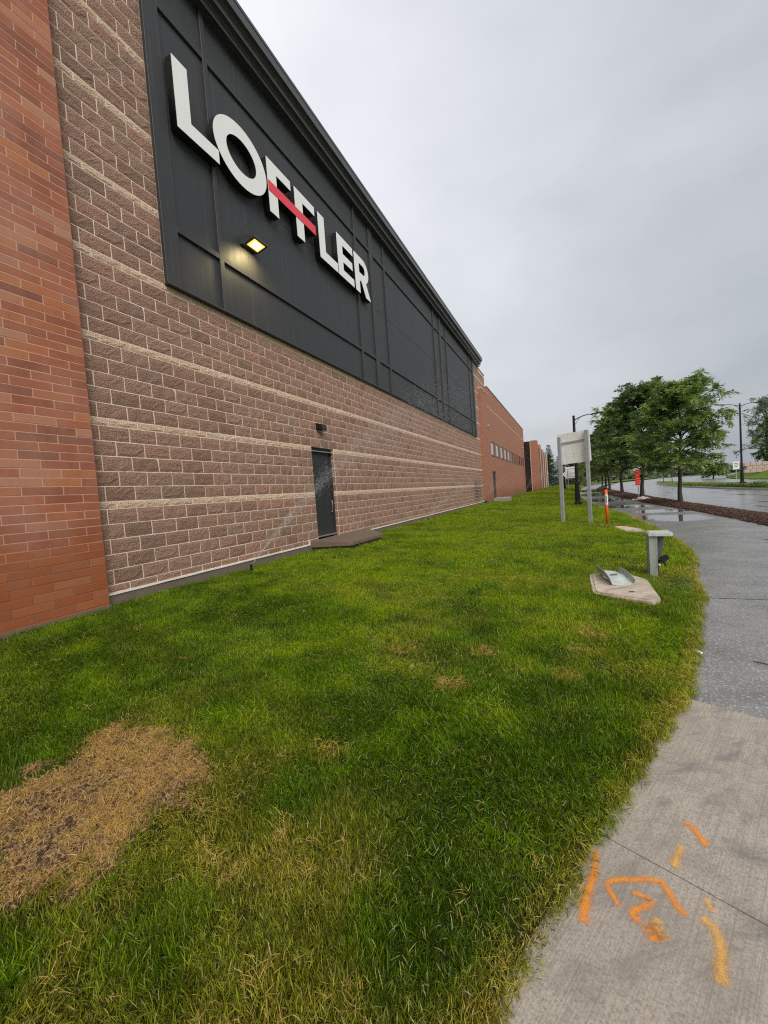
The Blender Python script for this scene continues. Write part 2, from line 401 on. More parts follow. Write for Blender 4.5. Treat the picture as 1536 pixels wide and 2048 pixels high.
def mat_leaf(name, dark, mid, lite, trans=0.35):
    t = NT(name); p = t.pos()
    n = t.noise(p, 1.1, 3, 0.6); bv = t.attr('bv').outputs['Fac']
    f = t.math('ADD', t.math('MULTIPLY', n, 0.6), t.math('MULTIPLY', bv, 0.5))
    c = t.ramp(f, [(0.25, dark), (0.52, mid), (0.85, lite)])
    d = t.new('ShaderNodeBsdfPrincipled'); t.link(c, d.inputs['Base Color']); d.inputs['Roughness'].default_value = 0.5; d.inputs['Specular IOR Level'].default_value = 0.4
    tr = t.new('ShaderNodeBsdfTranslucent'); t.link(c, tr.inputs['Color'])
    mx = t.new('ShaderNodeMixShader'); mx.inputs[0].default_value = trans
    t.link(d.outputs[0], mx.inputs[1]); t.link(tr.outputs[0], mx.inputs[2]); t.link(mx.outputs[0], t.out.inputs[0])
    return t.m
MAT['leaf'] = mat_leaf('locust_leaf', (0.080, 0.145, 0.034), (0.180, 0.280, 0.062), (0.35, 0.46, 0.11))
MAT['leaf_dark'] = mat_leaf('dark_leaf', (0.052, 0.100, 0.032), (0.105, 0.175, 0.050), (0.20, 0.29, 0.085))
MAT['leaf_grey'] = mat_leaf('grey_green_leaf', (0.13, 0.165, 0.11), (0.19, 0.235, 0.155), (0.27, 0.32, 0.21))
MAT['needle'] = mat_leaf('spruce_needle', (0.014, 0.026, 0.018), (0.028, 0.046, 0.032), (0.055, 0.080, 0.058), 0.1)
MAT['hosta'] = mat_leaf('median_leaf', (0.050, 0.095, 0.018), (0.10, 0.17, 0.03), (0.19, 0.27, 0.06))

def mat_paint(name, a, b, dens):
    t = NT(name); p = t.pos()
    uv = t.new('ShaderNodeUVMap').outputs[0]
    s = t.sep(uv)
    edge = t.math('SUBTRACT', 1.0, t.math('ABSOLUTE', t.math('MULTIPLY_ADD', s[1], 2.0, -1.0)))     # 1 in the middle of the stroke
    n = t.noise(p, 190, 5, 0.85); n2 = t.noise(p, 26, 4)
    f = t.math('ADD', t.math('MULTIPLY', edge, 0.8), t.math('MULTIPLY_ADD', n, 3.0, -1.75 + dens))
    al = t.ramp(f, [(0.22, 0.0), (0.95, 0.82)])
    al = t.math('MULTIPLY', al, t.ramp(edge, [(0.0, 0.0), (0.75, 1.0)]))
    al = t.math('MULTIPLY', al, t.ramp(n2, [(0.25, 0.55), (0.55, 1.0)]))
    ends = t.math('MULTIPLY', s[0], t.math('SUBTRACT', 1.0, s[0]))
    al = t.math('MULTIPLY', al, t.ramp(ends, [(0.0, 0.0), (0.05, 1.0)]))
    t.bsdf(t.mixc(n2, a, b), 0.7, 0, None, 0.3, alpha=al)
    return t.m
MAT['paint'] = mat_paint('orange_spray_paint', (0.92, 0.22, 0.012), (0.92, 0.40, 0.04), 0.42)
MAT['paint2'] = mat_paint('faded_orange_spray_paint', (0.90, 0.40, 0.05), (0.86, 0.52, 0.14), 0.34)

def mat_spray(name, a):
    t = NT(name)
    d = t.new('ShaderNodeBsdfDiffuse'); d.inputs[0].default_value = (0.92, 0.94, 0.96, 1)
    tl = t.new('ShaderNodeBsdfTranslucent'); tl.inputs[0].default_value = (0.92, 0.94, 0.96, 1)
    m0 = t.new('ShaderNodeMixShader'); m0.inputs[0].default_value = 0.5
    t.link(d.outputs[0], m0.inputs[1]); t.link(tl.outputs[0], m0.inputs[2])
    tr = t.new('ShaderNodeBsdfTransparent'); mx = t.new('ShaderNodeMixShader'); mx.inputs[0].default_value = a
    t.link(tr.outputs[0], mx.inputs[1]); t.link(m0.outputs[0], mx.inputs[2]); t.link(mx.outputs[0], t.out.inputs[0])
    return t.m
MAT['spray'] = mat_spray('water_drops', 0.24)

def mat_emit(name, c, s):
    t = NT(name); e = t.new('ShaderNodeEmission'); e.inputs[0].default_value = (*c, 1); e.inputs[1].default_value = s
    t.link(e.outputs[0], t.out.inputs[0]); return t.m
MAT['lens'] = mat_emit('lit_lens', (1.0, 0.56, 0.10), 1.1)
MAT['lens_core'] = mat_emit('lit_lens_core', (1.0, 0.92, 0.66), 6.0)

# ------------------------------------------------------------------ mesh helpers
class MB:
    def __init__(s): s.v = []; s.f = []; s.uv = None
    def add(s, vs, fs):
        o = len(s.v); s.v.extend([tuple(v) for v in vs]); s.f.extend([tuple(i + o for i in f) for f in fs]); return s
    def box(s, x0, x1, y0, y1, z0, z1):
        return s.add([(x0, y0, z0), (x1, y0, z0), (x1, y1, z0), (x0, y1, z0), (x0, y0, z1), (x1, y0, z1), (x1, y1, z1), (x0, y1, z1)],
                     [(0, 3, 2, 1), (4, 5, 6, 7), (0, 1, 5, 4), (1, 2, 6, 5), (2, 3, 7, 6), (3, 0, 4, 7)])
    def bbox(s, x0, x1, y0, y1, z0, z1, b):
        """box with chamfered edges"""
        bm = bmesh.new(); bmesh.ops.create_cube(bm, size=1)
        for v in bm.verts:
            v.co = Vector(((x0 + x1) / 2 + v.co.x * (x1 - x0), (y0 + y1) / 2 + v.co.y * (y1 - y0), (z0 + z1) / 2 + v.co.z * (z1 - z0)))
        bmesh.ops.bevel(bm, geom=list(bm.edges), offset=b, segments=1, affect='EDGES', profile=0.5)
        bm.verts.index_update()
        s.add([v.co[:] for v in bm.verts], [[v.index for v in f.verts] for f in bm.faces]); bm.free(); return s
    def obox(s, c, ax, ay, az, hx, hy, hz):
        c, ax, ay, az = Vector(c), Vector(ax), Vector(ay), Vector(az)
        vs = [c + ax * hx * i + ay * hy * j + az * hz * k for k in (-1, 1) for j in (-1, 1) for i in (-1, 1)]
        return s.add(vs, [(0, 2, 3, 1), (4, 5, 7, 6), (0, 1, 5, 4), (1, 3, 7, 5), (3, 2, 6, 7), (2, 0, 4, 6)])
    def prism(s, pts, vec):
        n = len(pts); vec = Vector(vec); a = [Vector(p) for p in pts]
        return s.add(a + [p + vec for p in a], [tuple(range(n))[::-1], tuple(range(n, 2 * n))] + [(i, (i + 1) % n, n + (i + 1) % n, n + i) for i in range(n)])
    def tube(s, pts, rad, n=8, cap=True):
        pts = [Vector(p) for p in pts]
        if isinstance(rad, (int, float)): rad = [rad] * len(pts)
        vs = []
        for i, p in enumerate(pts):
            t = (pts[min(i + 1, len(pts) - 1)] - pts[max(i - 1, 0)])
            t = t.normalized() if t.length > 1e-9 else Vector((0, 0, 1))
            a = t.cross(Vector((0, 0, 1)) if abs(t.z) < 0.9 else Vector((1, 0, 0))).normalized(); b = t.cross(a)
            for k in range(n):
                an = 2 * math.pi * k / n
                vs.append(p + (a * math.cos(an) + b * math.sin(an)) * rad[i])
        fs = [(i * n + k, i * n + (k + 1) % n, (i + 1) * n + (k + 1) % n, (i + 1) * n + k) for i in range(len(pts) - 1) for k in range(n)]
        if cap: fs += [tuple(range(n))[::-1], tuple(range((len(pts) - 1) * n, len(pts) * n))]
        return s.add(vs, fs)
    def lathe(s, c, prof, n=16):
        c = Vector(c); vs = []
        for r, z in prof:
            for k in range(n):
                a = 2 * math.pi * k / n; vs.append(c + Vector((r * math.cos(a), r * math.sin(a), z)))
        m = len(prof)
        return s.add(vs, [(i * n + k, i * n + (k + 1) % n, (i + 1) * n + (k + 1) % n, (i + 1) * n + k) for i in range(m - 1) for k in range(n)] + [tuple(range(n))[::-1], tuple(range((m - 1) * n, m * n))])
    def mesh(s, name):
        me = bpy.data.meshes.new(name); me.from_pydata(s.v, [], s.f); me.update(); return me

WM = {}
def link(o, loc=(0, 0, 0), rot=(0, 0, 0), parent=None, local=False):
    col.objects.link(o)
    o.location = loc; o.rotation_euler = rot
    m = Matrix.Translation(Vector(loc)) @ Matrix.Rotation(rot[2], 4, 'Z')
    if parent is not None:
        o.parent = parent
        if local: m = WM[parent.name] @ m
        else: o.matrix_parent_inverse = WM[parent.name].inverted()
    WM[o.name] = m
    return o
def obj(name, mb, mat, parent=None, loc=(0, 0, 0), rot=(0, 0, 0), local=False, smooth=False):
    me = mb.mesh(name) if isinstance(mb, MB) else mb
    if mat is not None and not me.materials: me.materials.append(MAT[mat])
    if smooth:
        for p in me.polygons: p.use_smooth = True
    return link(bpy.data.objects.new(name, me), loc, rot, parent, local)
def empty(name, loc, rz=0.0):
    o = bpy.data.objects.new(name, None); o.empty_display_size = 0.2
    return link(o, loc, (0, 0, rz))
def tag(o, label=None, cat=None, group=None, kind=None):
    if label: o['label'] = label
    if cat: o['category'] = cat
    if group: o['group'] = group
    if kind: o['kind'] = kind
    return o
def copy_tree(o, parent=None):
    c = o.copy(); col.objects.link(c)
    if parent is not None: c.parent = parent
    for ch in list(o.children): copy_tree(ch, c)
    return c
def set_attr(me, name, vals, domain='FACE', typ='FLOAT'):
    a = me.attributes.new(name, typ, domain)
    a.data.foreach_set('vector' if typ == 'FLOAT_VECTOR' else 'value', np.asarray(vals).ravel())
def mesh_np(name, verts, faces_flat, nper):
    """mesh from numpy: verts (n,3), faces (m,nper)"""
    me = bpy.data.meshes.new(name)
    nv, nf = len(verts), len(faces_flat)
    me.vertices.add(nv); me.vertices.foreach_set('co', np.asarray(verts, np.float32).ravel())
    me.loops.add(nf * nper); me.loops.foreach_set('vertex_index', np.asarray(faces_flat, np.int32).ravel())
    me.polygons.add(nf); me.polygons.foreach_set('loop_start', np.arange(nf, dtype=np.int32) * nper)
    me.update(calc_edges=True); me.validate()
    return me

# value noise on arrays
_G = rng.random((257, 257))
def vnoise(x, y, s=1.0, o=0.0):
    x = np.asarray(x) * s + 37.3 + o; y = np.asarray(y) * s + 91.7 + o * 1.7
    xi = np.floor(x).astype(int); yi = np.floor(y).astype(int); fx = x - xi; fy = y - yi
    fx = fx * fx * (3 - 2 * fx); fy = fy * fy * (3 - 2 * fy)
    g = lambda a, b: _G[a % 256, b % 256]
    return (g(xi, yi) * (1 - fx) + g(xi + 1, yi) * fx) * (1 - fy) + (g(xi, yi + 1) * (1 - fx) + g(xi + 1, yi + 1) * fx) * fy
def fbm(x, y, s=1.0, o=0.0, n=4):
    t = 0; a = 0.5; tot = 0
    for i in range(n):
        t = t + a * vnoise(x, y, s * 2 ** i, o + i * 13.1); tot += a; a *= 0.5
    return t / tot
def sstep(a, b, x):
    t = np.clip((np.asarray(x, float) - a) / (b - a), 0, 1); return t * t * (3 - 2 * t)

# ------------------------------------------------------------------ ground plan (all edges as functions of y)
EDGE = [(-3.0, -2.13), (0.0, -0.80), (1.12, -0.29), (1.93, 0.06), (3.35, 0.68), (4.43, 1.0), (5.6, 1.30), (6.15, 1.50), (6.6, 1.52), (7.6, 1.74), (8.79, 2.0), (10.3, 2.22), (12.2, 2.30), (15.0, 2.27), (19.2, 2.10), (23.5, 1.75), (27.6, 1.35), (34, 1.10), (40.8, 1.06), (55, 1.30), (77, 2.1), (95, 3.4), (115, 5.0), (140, 8.0)]
MUL = [(-3.0, 0.7), (0.0, 2.0), (3.35, 3.45), (6.0, 4.25), (8.8, 4.65), (11, 4.80), (14, 4.83), (16, 4.82), (19.5, 4.70), (23.8, 4.36), (26.5, 4.17), (32, 3.95), (39, 3.72), (55, 3.65), (73, 4.3), (84, 5.4), (95, 6.6), (140, 13)]
KER = [(-30, 7.0), (-3.0, 6.8), (8.0, 6.45), (14, 6.12), (17.2, 5.96), (20.3, 5.78), (23, 5.64), (26, 5.5), (30, 5.42), (35, 5.26), (47, 4.98), (59, 5.05), (73, 5.6), (84, 6.6), (95, 7.9), (140, 14.5)]
def fe(tab):
    ys = np.array([a for a, b in tab]); xs = np.array([b for a, b in tab])
    return lambda y: np.interp(y, ys, xs)
xe, xm, xk = fe(EDGE), fe(MUL), fe(KER)
def lawn_z(x, y):
    e = xe(y); t = np.clip((e - np.asarray(x)) / (e + D), 0, 1)
    z = 0.022 + 0.335 * t ** 1.15
    z = z + 0.42 * sstep(32, 66, y) * np.sin(math.pi * np.clip(t * 1.12, 0, 1)) ** 0.8 * (1 - 0.4 * sstep(80, 130, y))
    z = z + 0.075 * np.exp(-((np.asarray(x) + 4.7) / 0.55) ** 2 - ((np.asarray(y) - 9.0) / 1.3) ** 2)
    z = z + 0.035 * (fbm(x, y, 0.55, 3.0) - 0.5) * np.clip(t * 8, 0, 1)
    return z
ROADZ = -0.13

def strip(name, ys, f0, f1, zf, n, mat, x_off0=0.0, x_off1=0.0):
    ys = np.asarray(ys, float); a = f0(ys) + x_off0; b = f1(ys) + x_off1
    t = np.linspace(0, 1, n + 1)
    X = a[:, None] * (1 - t) + b[:, None] * t; Y = np.repeat(ys[:, None], n + 1, 1)
    Z = zf(X, Y) * np.ones_like(X)
    V = np.stack([X, Y, Z], -1).reshape(-1, 3)
    F = [(i * (n + 1) + j, i * (n + 1) + j + 1, (i + 1) * (n + 1) + j + 1, (i + 1) * (n + 1) + j) for i in range(len(ys) - 1) for j in range(n)]
    me = mesh_np(name, V, np.array(F), 4)
    for p in me.polygons: p.use_smooth = True
    return obj(name, me, mat)
const = lambda c: (lambda y: np.full_like(np.asarray(y, float), c))

# one sheet that reaches the horizon, below every paving
mb = MB(); mb.add([(-900, -300, -0.30), (900, -300, -0.30), (900, 1500, -0.30), (-900, 1500, -0.30)], [(0, 1, 2, 3)])
tag(obj('ground', mb, 'verge'), kind='structure')
ys = np.concatenate([np.arange(-3, 12, 0.15), np.arange(12, 40, 0.5), np.arange(40, 141, 2.0)])
tag(strip('lawn', ys, const(-D - 0.02), xe, lawn_z, 48, 'soil'), kind='structure')
ysB = np.concatenate([np.arange(6.15, 20, 0.25), np.arange(20, 141, 1.0)])
path_far = tag(strip('asphalt_path', ysB, xe, xm, lambda x, y: 0.0 * x, 8, 'asphalt_path', -0.12, 0.03), kind='structure')
ysA = np.linspace(2.2, 6.142, 30)
# near asphalt panel: its near edge follows the skewed joint with the concrete
def panel_mesh():
    V = []; F = []; n = 10; m = 14
    for i in range(m + 1):
        for j in range(n + 1):
            t = j / n
            y1 = 6.140 - 0.012 * abs(math.sin(j * 1.9))
            y0 = 3.358 - 2.70 * t * 0.444
            y = y0 + (y1 - y0) * i / m
            x_l = float(xe(3.35 + (6.142 - 3.35) * i / m)) - 0.12
            x_r = float(xm(3.35 + (6.142 - 3.35) * i / m))
            V.append((x_l + (x_r - x_l) * t, y, 0.0))
    for i in range(m):
        for j in range(n):
            F.append((i * (n + 1) + j, i * (n + 1) + j + 1, (i + 1) * (n + 1) + j + 1, (i + 1) * (n + 1) + j))
    b = MB(); b.add(V, F); return b
tag(obj('asphalt_apron', panel_mesh(), 'asphalt_near'), kind='structure')

# concrete sidewalk: slabs with a tooled joint
walk = tag(empty('concrete_sidewalk', (0.4, 2.0, 0)), kind='structure')
edir = Vector((0.406, 0.914, 0)); eper = Vector((0.914, -0.406, 0))
Lp = Vector((0.69, 3.35, 0))
for k in range(4):
    a = Lp - edir * (1.555 * (k + 1)); b = Lp - edir * (1.555 * k)
    a = a + edir * 0.0025; b = b - edir * 0.0025
    q = [a - eper * 0.10, a + eper * 2.62, b + eper * 2.62, b - eper * 0.10]
    bm = bmesh.new()
    vs = [bm.verts.new(p + Vector((0, 0, -0.10))) for p in q]; f = bm.faces.new(vs)
    r = bmesh.ops.extrude_face_region(bm, geom=[f]); 
    for v in r['geom']:
        if isinstance(v, bmesh.types.BMVert): v.co.z = 0.002
    bm.normal_update(); bmesh.ops.recalc_face_normals(bm, faces=bm.faces[:])
    top = [e for e in bm.edges if all(v.co.z > 0 for v in e.verts)]
    bmesh.ops.bevel(bm, geom=top, offset=0.003, segments=1, affect='EDGES')
    me = bpy.data.meshes.new('slab'); bm.to_mesh(me); bm.free()
    obj('slab', me, 'concrete', walk)
mb = MB(); 
mb.add([Lp - eper * 0.1 - edir * 6.3 + Vector((0, 0, -0.02)), Lp + eper * 2.6 - edir * 6.3 + Vector((0, 0, -0.02)), Lp + eper * 2.6 + edir * 0.15 + Vector((0, 0, -0.02)), Lp - eper * 0.1 + edir * 0.15 + Vector((0, 0, -0.02))], [(0, 1, 2, 3)])
obj('joint_bed', mb, 'mulch', walk)

def ribbon(name, pts, w, mat, label):
    P = [Vector((x, y, 0)) for x, y in pts]
    # resample with a soft curve
    Q = []
    for i in range(len(P) - 1):
        p0, p1, p2, p3 = P[max(i - 1, 0)], P[i], P[i + 1], P[min(i + 2, len(P) - 1)]
        for s in range(5):
            t = s / 5
            Q.append(0.5 * ((2 * p1) + (p2 - p0) * t + (2 * p0 - 5 * p1 + 4 * p2 - p3) * t * t + (-p0 + 3 * p1 - 3 * p2 + p3) * t ** 3))
    Q.append(P[-1])
    V = []; U = []
    for i, q in enumerate(Q):
        t = (Q[min(i + 1, len(Q) - 1)] - Q[max(i - 1, 0)]).normalized(); n = Vector((-t.y, t.x, 0))
        u = i / (len(Q) - 1); ww = (w[0] * (1 - u) + w[1] * u) * (1.45 + .25 * math.sin(i * 1.7))
        for s in (-1, 0, 1):
            V.append(q + n * ww * s + Vector((0, 0, 0.0055))); U.append((u, 0.5 + 0.5 * s))
    F = []
    for i in range(len(Q) - 1):
        for s in range(2): F.append((i * 3 + s, i * 3 + s + 1, (i + 1) * 3 + s + 1, (i + 1) * 3 + s))
    b = MB(); b.add(V, F); me = b.mesh(name)
    ul = me.uv_layers.new(name='UVMap')
    for lp in me.loops: ul.data[lp.index].uv = U[lp.vertex_index]
    o = obj(name, me, mat, walk); o['label'] = label
ribbon('paint_mark', [(0.04, 1.83), (0.03, 1.72), (0.012, 1.66), (-0.01, 1.57), (-0.02, 1.49)], (0.016, 0.026), 'paint', 'straight orange spray-paint stroke nearest the grass edge')
ribbon('paint_mark', [(0.105, 1.595), (0.085, 1.635), (0.07, 1.672), (0.095, 1.703), (0.16, 1.73), (0.25, 1.758), (0.272, 1.735), (0.285, 1.70), (0.30, 1.66), (0.32, 1.645)], (0.014, 0.020), 'paint', 'orange arch-shaped spray-paint outline')
ribbon('paint_mark', [(0.15, 1.672), (0.18, 1.672), (0.213, 1.662), (0.20, 1.642), (0.153, 1.603), (0.145, 1.58), (0.165, 1.565)], (0.013, 0.020), 'paint', 'orange zigzag spray-paint squiggle inside the arch')
ribbon('paint_mark', [(0.185, 1.572), (0.195, 1.54), (0.206, 1.515)], (0.030, 0.034), 'paint', 'short thick orange paint blot below the squiggle')
ribbon('paint_mark', [(0.225, 1.60), (0.215, 1.56), (0.232, 1.525)], (0.022, 0.036), 'paint2', 'faded yellow paint smear beside the orange blot')
ribbon('paint_mark', [(0.36, 1.66), (0.388, 1.632), (0.395, 1.60), (0.385, 1.54), (0.372, 1.50), (0.36, 1.44)], (0.024, 0.026), 'paint2', 'long faded yellow-orange paint streak farthest from the grass')
ribbon('paint_mark', [(0.41, 2.115), (0.44, 2.08), (0.465, 1.995)], (0.022, 0.020), 'paint', 'short orange slash beyond the joint')
ribbon('paint_mark', [(0.372, 1.97), (0.345, 1.91), (0.318, 1.845)], (0.014, 0.024), 'paint2', 'faded orange slash ending at the joint')
ribbon('paint_mark', [(0.395, 1.74), (0.402, 1.69)], (0.012, 0.016), 'paint2', 'tiny faint orange fleck beside the streak')

# mulch bed, kerb, road, median, far verge
def mulch_z(x, y):
    a, b = xm(y), xk(y); t = np.clip((x - a) / (b - a), 0, 1)
    return 0.006 + 0.085 * np.sin(math.pi * t) ** 0.7 + 0.02 * (fbm(x, y, 3.0, 5.0) - 0.5) * np.sin(math.pi * t)
ysm = np.concatenate([np.arange(-3, 30, 0.2), np.arange(30, 96, 1.0)])
tag(strip('mulch_bed', ysm, xm, xk, mulch_z, 12, 'mulch'), kind='structure')
kb = MB()
ysk = np.concatenate([np.arange(-30, 60, 1.0), np.arange(60, 141, 2.0)])
prof = [(0.0, -0.3), (0.0, 0.015), (0.012, 0.022), (0.125, 0.020), (0.145, 0.008), (0.165, ROADZ + 0.004), (0.62, ROADZ + 0.010), (0.62, -0.3)]
V = [(float(xk(y)) + px, y, pz) for y in ysk for px, pz in prof]; n = len(prof)
kb.add(V, [(i * n + j, i * n + j + 1, (i + 1) * n + j + 1, (i + 1) * n + j) for i in range(len(ysk) - 1) for j in range(n - 1)])
tag(obj('kerb', kb, 'kerb'), kind='structure')
ysr = np.concatenate([np.arange(-30, 60, 2.0), np.arange(60, 231, 4.0)])
def road_r(y): return np.interp(y, [-30, 60, 75, 88, 105, 140, 230], [24.0, 24.0, 24.6, 25.8, 30.0, 40.0, 75.0])
def road_l(y): return np.where(np.asarray(y) < 140, xk(y) + 0.60, 15 + (np.asarray(y) - 140) * 0.35)
tag(strip('road', ysr, road_l, road_r, lambda x, y: ROADZ + 0.0 * x, 6, 'asphalt_road'), kind='structure')

def polyslab(name, outline, z0, z1, mat, parent=None, bevel=0.0, kind=None):
    bm = bmesh.new(); vs = [bm.verts.new((x, y, z0)) for x, y in outline]; f = bm.faces.new(vs)
    r = bmesh.ops.extrude_face_region(bm, geom=[f])
    for v in r['geom']:
        if isinstance(v, bmesh.types.BMVert): v.co.z = z1
    bmesh.ops.recalc_face_normals(bm, faces=bm.faces[:])
    if bevel:
        bmesh.ops.bevel(bm, geom=[e for e in bm.edges if all(abs(v.co.z - z1) < 1e-6 for v in e.verts)], offset=bevel, segments=2, affect='EDGES')
    me = bpy.data.meshes.new(name); bm.to_mesh(me); bm.free()
    o = obj(name, me, mat, parent)
    if kind: o['kind'] = kind
    return o
med = [(13.5, 20), (13.2, 30), (12.95, 37.5), (12.5, 44.5), (12.3, 57.6), (13.0, 72), (14.6, 86), (16.6, 98), (17.6, 104), (18.3, 106.5), (18.8, 104), (18.4, 95), (17.8, 80), (17.5, 60), (17.4, 40), (17.4, 20)]
polyslab('median_kerb', med, -0.2, 0.02, 'kerb', None, 0.02, 'structure')
cx = sum(p[0] for p in med) / len(med); 
medi = []
for i, (x, y) in enumerate(med):
    medi.append((x + (0.22 if i < 9 else -0.22), y - (0.5 if 7 < i < 12 else 0)))
polyslab('median_soil', medi, -0.1, 0.07, 'verge', None, 0.0, 'structure')
# far verge beyond the road, rising to the right
def verge_z(x, y):
    return -0.05 + 0.30 * np.clip(np.asarray(x) - road_r(y), 0, 14) ** 0.9 * sstep(0, 3.5, np.asarray(x) - road_r(y)) + 0.0 * y
ysv = np.arange(-30, 231, 4.0)
tag(strip('verge', ysv, road_r, const(140.0), verge_z, 60, 'verge', -0.02, 0), kind='structure')
# far lawn across the end of the road
mb = MB(); mb.add([(-60, 140, 0.05), (9, 140, 0.05), (26, 190, 0.05), (60, 230, 0.05), (60, 420, 0.6), (-60, 420, 0.6)], [(0, 1, 2, 3, 4, 5)])
tag(obj('far_lawn', mb, 'verge'), kind='structure')
# driveway mouth on the far side
mb2 = MB(); nn = 10
for i in range(nn + 1):
    for j in range(5):
        u = i / nn; v = j / 4
        x = 24.2 + 13 * u; y = (58 + 12 * v) * (1 - u) + (70 + 8 * v) * u
        mb2.v.append((x, y, float(verge_z(x, y)) + 0.06))
mb2.f = [(i * 5 + j, (i + 1) * 5 + j, (i + 1) * 5 + j + 1, i * 5 + j + 1) for i in range(nn) for j in range(4)]
tag(obj('driveway', mb2, 'asphalt_path'), kind='structure')

# ------------------------------------------------------------------ the warehouse building
WX = -D                       # block wall face plane
BL, CH = 0.4064, 0.2032       # block module
S0 = 3.342
bld = tag(empty('warehouse_building', (WX, 3.2, 0.4)), 'big warehouse with brick pier, split-face block wall and black cladding', 'building')
DOOR0, DOOR1, DOORTOP = S0 + 12 * BL, S0 + 12 * BL + 1.016, 2.863
PAN0, PAN1, PANZ, PANT = S0 + 3 * BL, S0 + 62 * BL, 5.098, 10.40
ENDY = 33.0
courses = [(0.527, 0.1016, 'half', 1)]
for i in range(5): courses.append((0.628 + i * CH, CH, 'full', i % 2))
k = 0
while 1.644 + 1.1176 * k < 10.2:
    zb = 1.644 + 1.1176 * k
    courses.append((zb, 0.1016, 'pale', 0))
    for i in range(5): courses.append((zb + 0.1016 + i * CH, CH, 'full', i % 2))
    k += 1

MG = 0.0115   # mortar joint
def block_front(seed, L, h, depth=0.09, nx=6, nz=4, amp=0.009):
    """rough split face: local x outward, y along, z up, centred"""
    r = random.Random(seed)
    V = []; F = []
    for j in range(nz + 1):
        for i in range(nx + 1):
            y = (i / nx - 0.5) * L; z = (j / nz - 0.5) * h
            border = i in (0, nx) or j in (0, nz)
            x = r.uniform(0.0005, 0.004) if border else r.uniform(0.003, 0.003 + amp * 1.3)
            if not border:
                y += r.uniform(-0.25, 0.25) * L / nx; z += r.uniform(-0.25, 0.25) * h / nz
            else:
                if i not in (0, nx): y += r.uniform(-0.2, 0.2) * L / nx
                y -= (0 if i not in (0, nx) else (1 if i else -1) * r.uniform(0, 0.0025))
                z -= (0 if j not in (0, nz) else (1 if j else -1) * r.uniform(0, 0.0025))
            V.append((x, y, z))
    for j in range(nz):
        for i in range(nx):
            a = j * (nx + 1) + i
            q = (a, a + 1, a + nx + 2, a + nx + 1)
            F += [(q[0], q[1], q[2]), (q[0], q[2], q[3])] if r.random() < .5 else [(q[0], q[1], q[3]), (q[1], q[2], q[3])]
    ring = [i for i in range(nx + 1)] + [j * (nx + 1) + nx for j in range(1, nz + 1)] + [nz * (nx + 1) + i for i in range(nx - 1, -1, -1)] + [j * (nx + 1) for j in range(nz - 1, 0, -1)]
    o = len(V)
    V += [(-depth, (-0.5) * L, -0.5 * h), (-depth, 0.5 * L, -0.5 * h), (-depth, 0.5 * L, 0.5 * h), (-depth, -0.5 * L, 0.5 * h)]
    cs = [0, nx, nz * (nx + 1) + nx, nz * (nx + 1)]
    # sides: fans to the back corners
    m = len(ring); ci = [ring.index(c) for c in cs]
    for s in range(4):
        a, b = ci[s], ci[(s + 1) % 4]
        seq = [ring[(a + t) % m] for t in range(((b - a) % m) + 1)]
        F.append(tuple(reversed(seq)) + (o + s, o + (s + 1) % 4))
    b = MB(); b.v = V; b.f = F
    return b

wall_core = MB()
MX = WX - 0.0005
# mortar plane behind the blocks, with the doorway cut out
wall_core.box(WX - 0.30, MX, 3.05, DOOR0, 0.40, PANZ + 0.02)
wall_core.box(WX - 0.30, MX, DOOR1, ENDY, 0.40, PANZ + 0.02)
wall_core.box(WX - 0.30, MX, DOOR0, DOOR1, DOORTOP, PANZ + 0.02)
wall_core.box(WX - 0.30, MX, 3.05, PAN0 + 0.15, PANZ + 0.02, 10.33)
wall_core.box(WX - 0.30, MX, PAN1 - 0.15, ENDY, PANZ + 0.02, 10.33)
wall_core.box(WX - 0.32, WX - 0.05, PAN0 + 0.15, PAN1 - 0.15, PANZ + 0.02, 10.9)
bw = obj('block_wall', wall_core, 'mortar', bld)

pieces = []   # (kind, z, h, y0, y1)
for z, h, kd, par in courses:
    y = S0 - (BL / 2 if par else 0) - 2 * BL
    if kd == 'pale': y += 0.13
    while y < ENDY:
        a, b = y, y + BL
        y += BL
        a = max(a, 3.06); b = min(b, ENDY)
        if b - a < 0.05: continue
        segs = [(a, b)]
        if z < DOORTOP - 0.01:
            n2 = []
            for (p, q) in segs:
                if q <= DOOR0 + 0.01 or p >= DOOR1 - 0.01: n2.append((p, q))
                else:
                    if p < DOOR0 - 0.04: n2.append((p, DOOR0))
                    if q > DOOR1 + 0.04: n2.append((DOOR1, q))
            segs = n2
        if z + h > PANZ + 0.03:
            n2 = []
            for (p, q) in segs:
                if q <= PAN0 + 0.01 or p >= PAN1 - 0.01: n2.append((p, q))
                else:
                    if p < PAN0 - 0.04: n2.append((p, PAN0))
                    if q > PAN1 + 0.04: n2.append((PAN1, q))
            segs = n2
        if z > 10.1: continue
        for s in segs: pieces.append((kd, z, h, s[0], s[1]))
def size_px(p):
    c = Vector((WX, (p[3] + p[4]) / 2, p[1] + p[2] / 2 - H)); dd = c.dot(fw)
    x = c.dot(rt) / dd; yv = c.dot(up) / dd
    vis = abs(x) < 0.97 and abs(yv) < 1.28 and p[4] > 3.2 and not (p[3] > 29.9)
    return ((p[4] - p[3]) * p[2] / c.length ** 3 * D) if vis else 0.0
full = sorted([p for p in pieces if p[0] != 'pale'], key=size_px, reverse=True)
pale = sorted([p for p in pieces if p[0] == 'pale'], key=size_px, reverse=True)
NB, NP = 300, 90
cache = {}
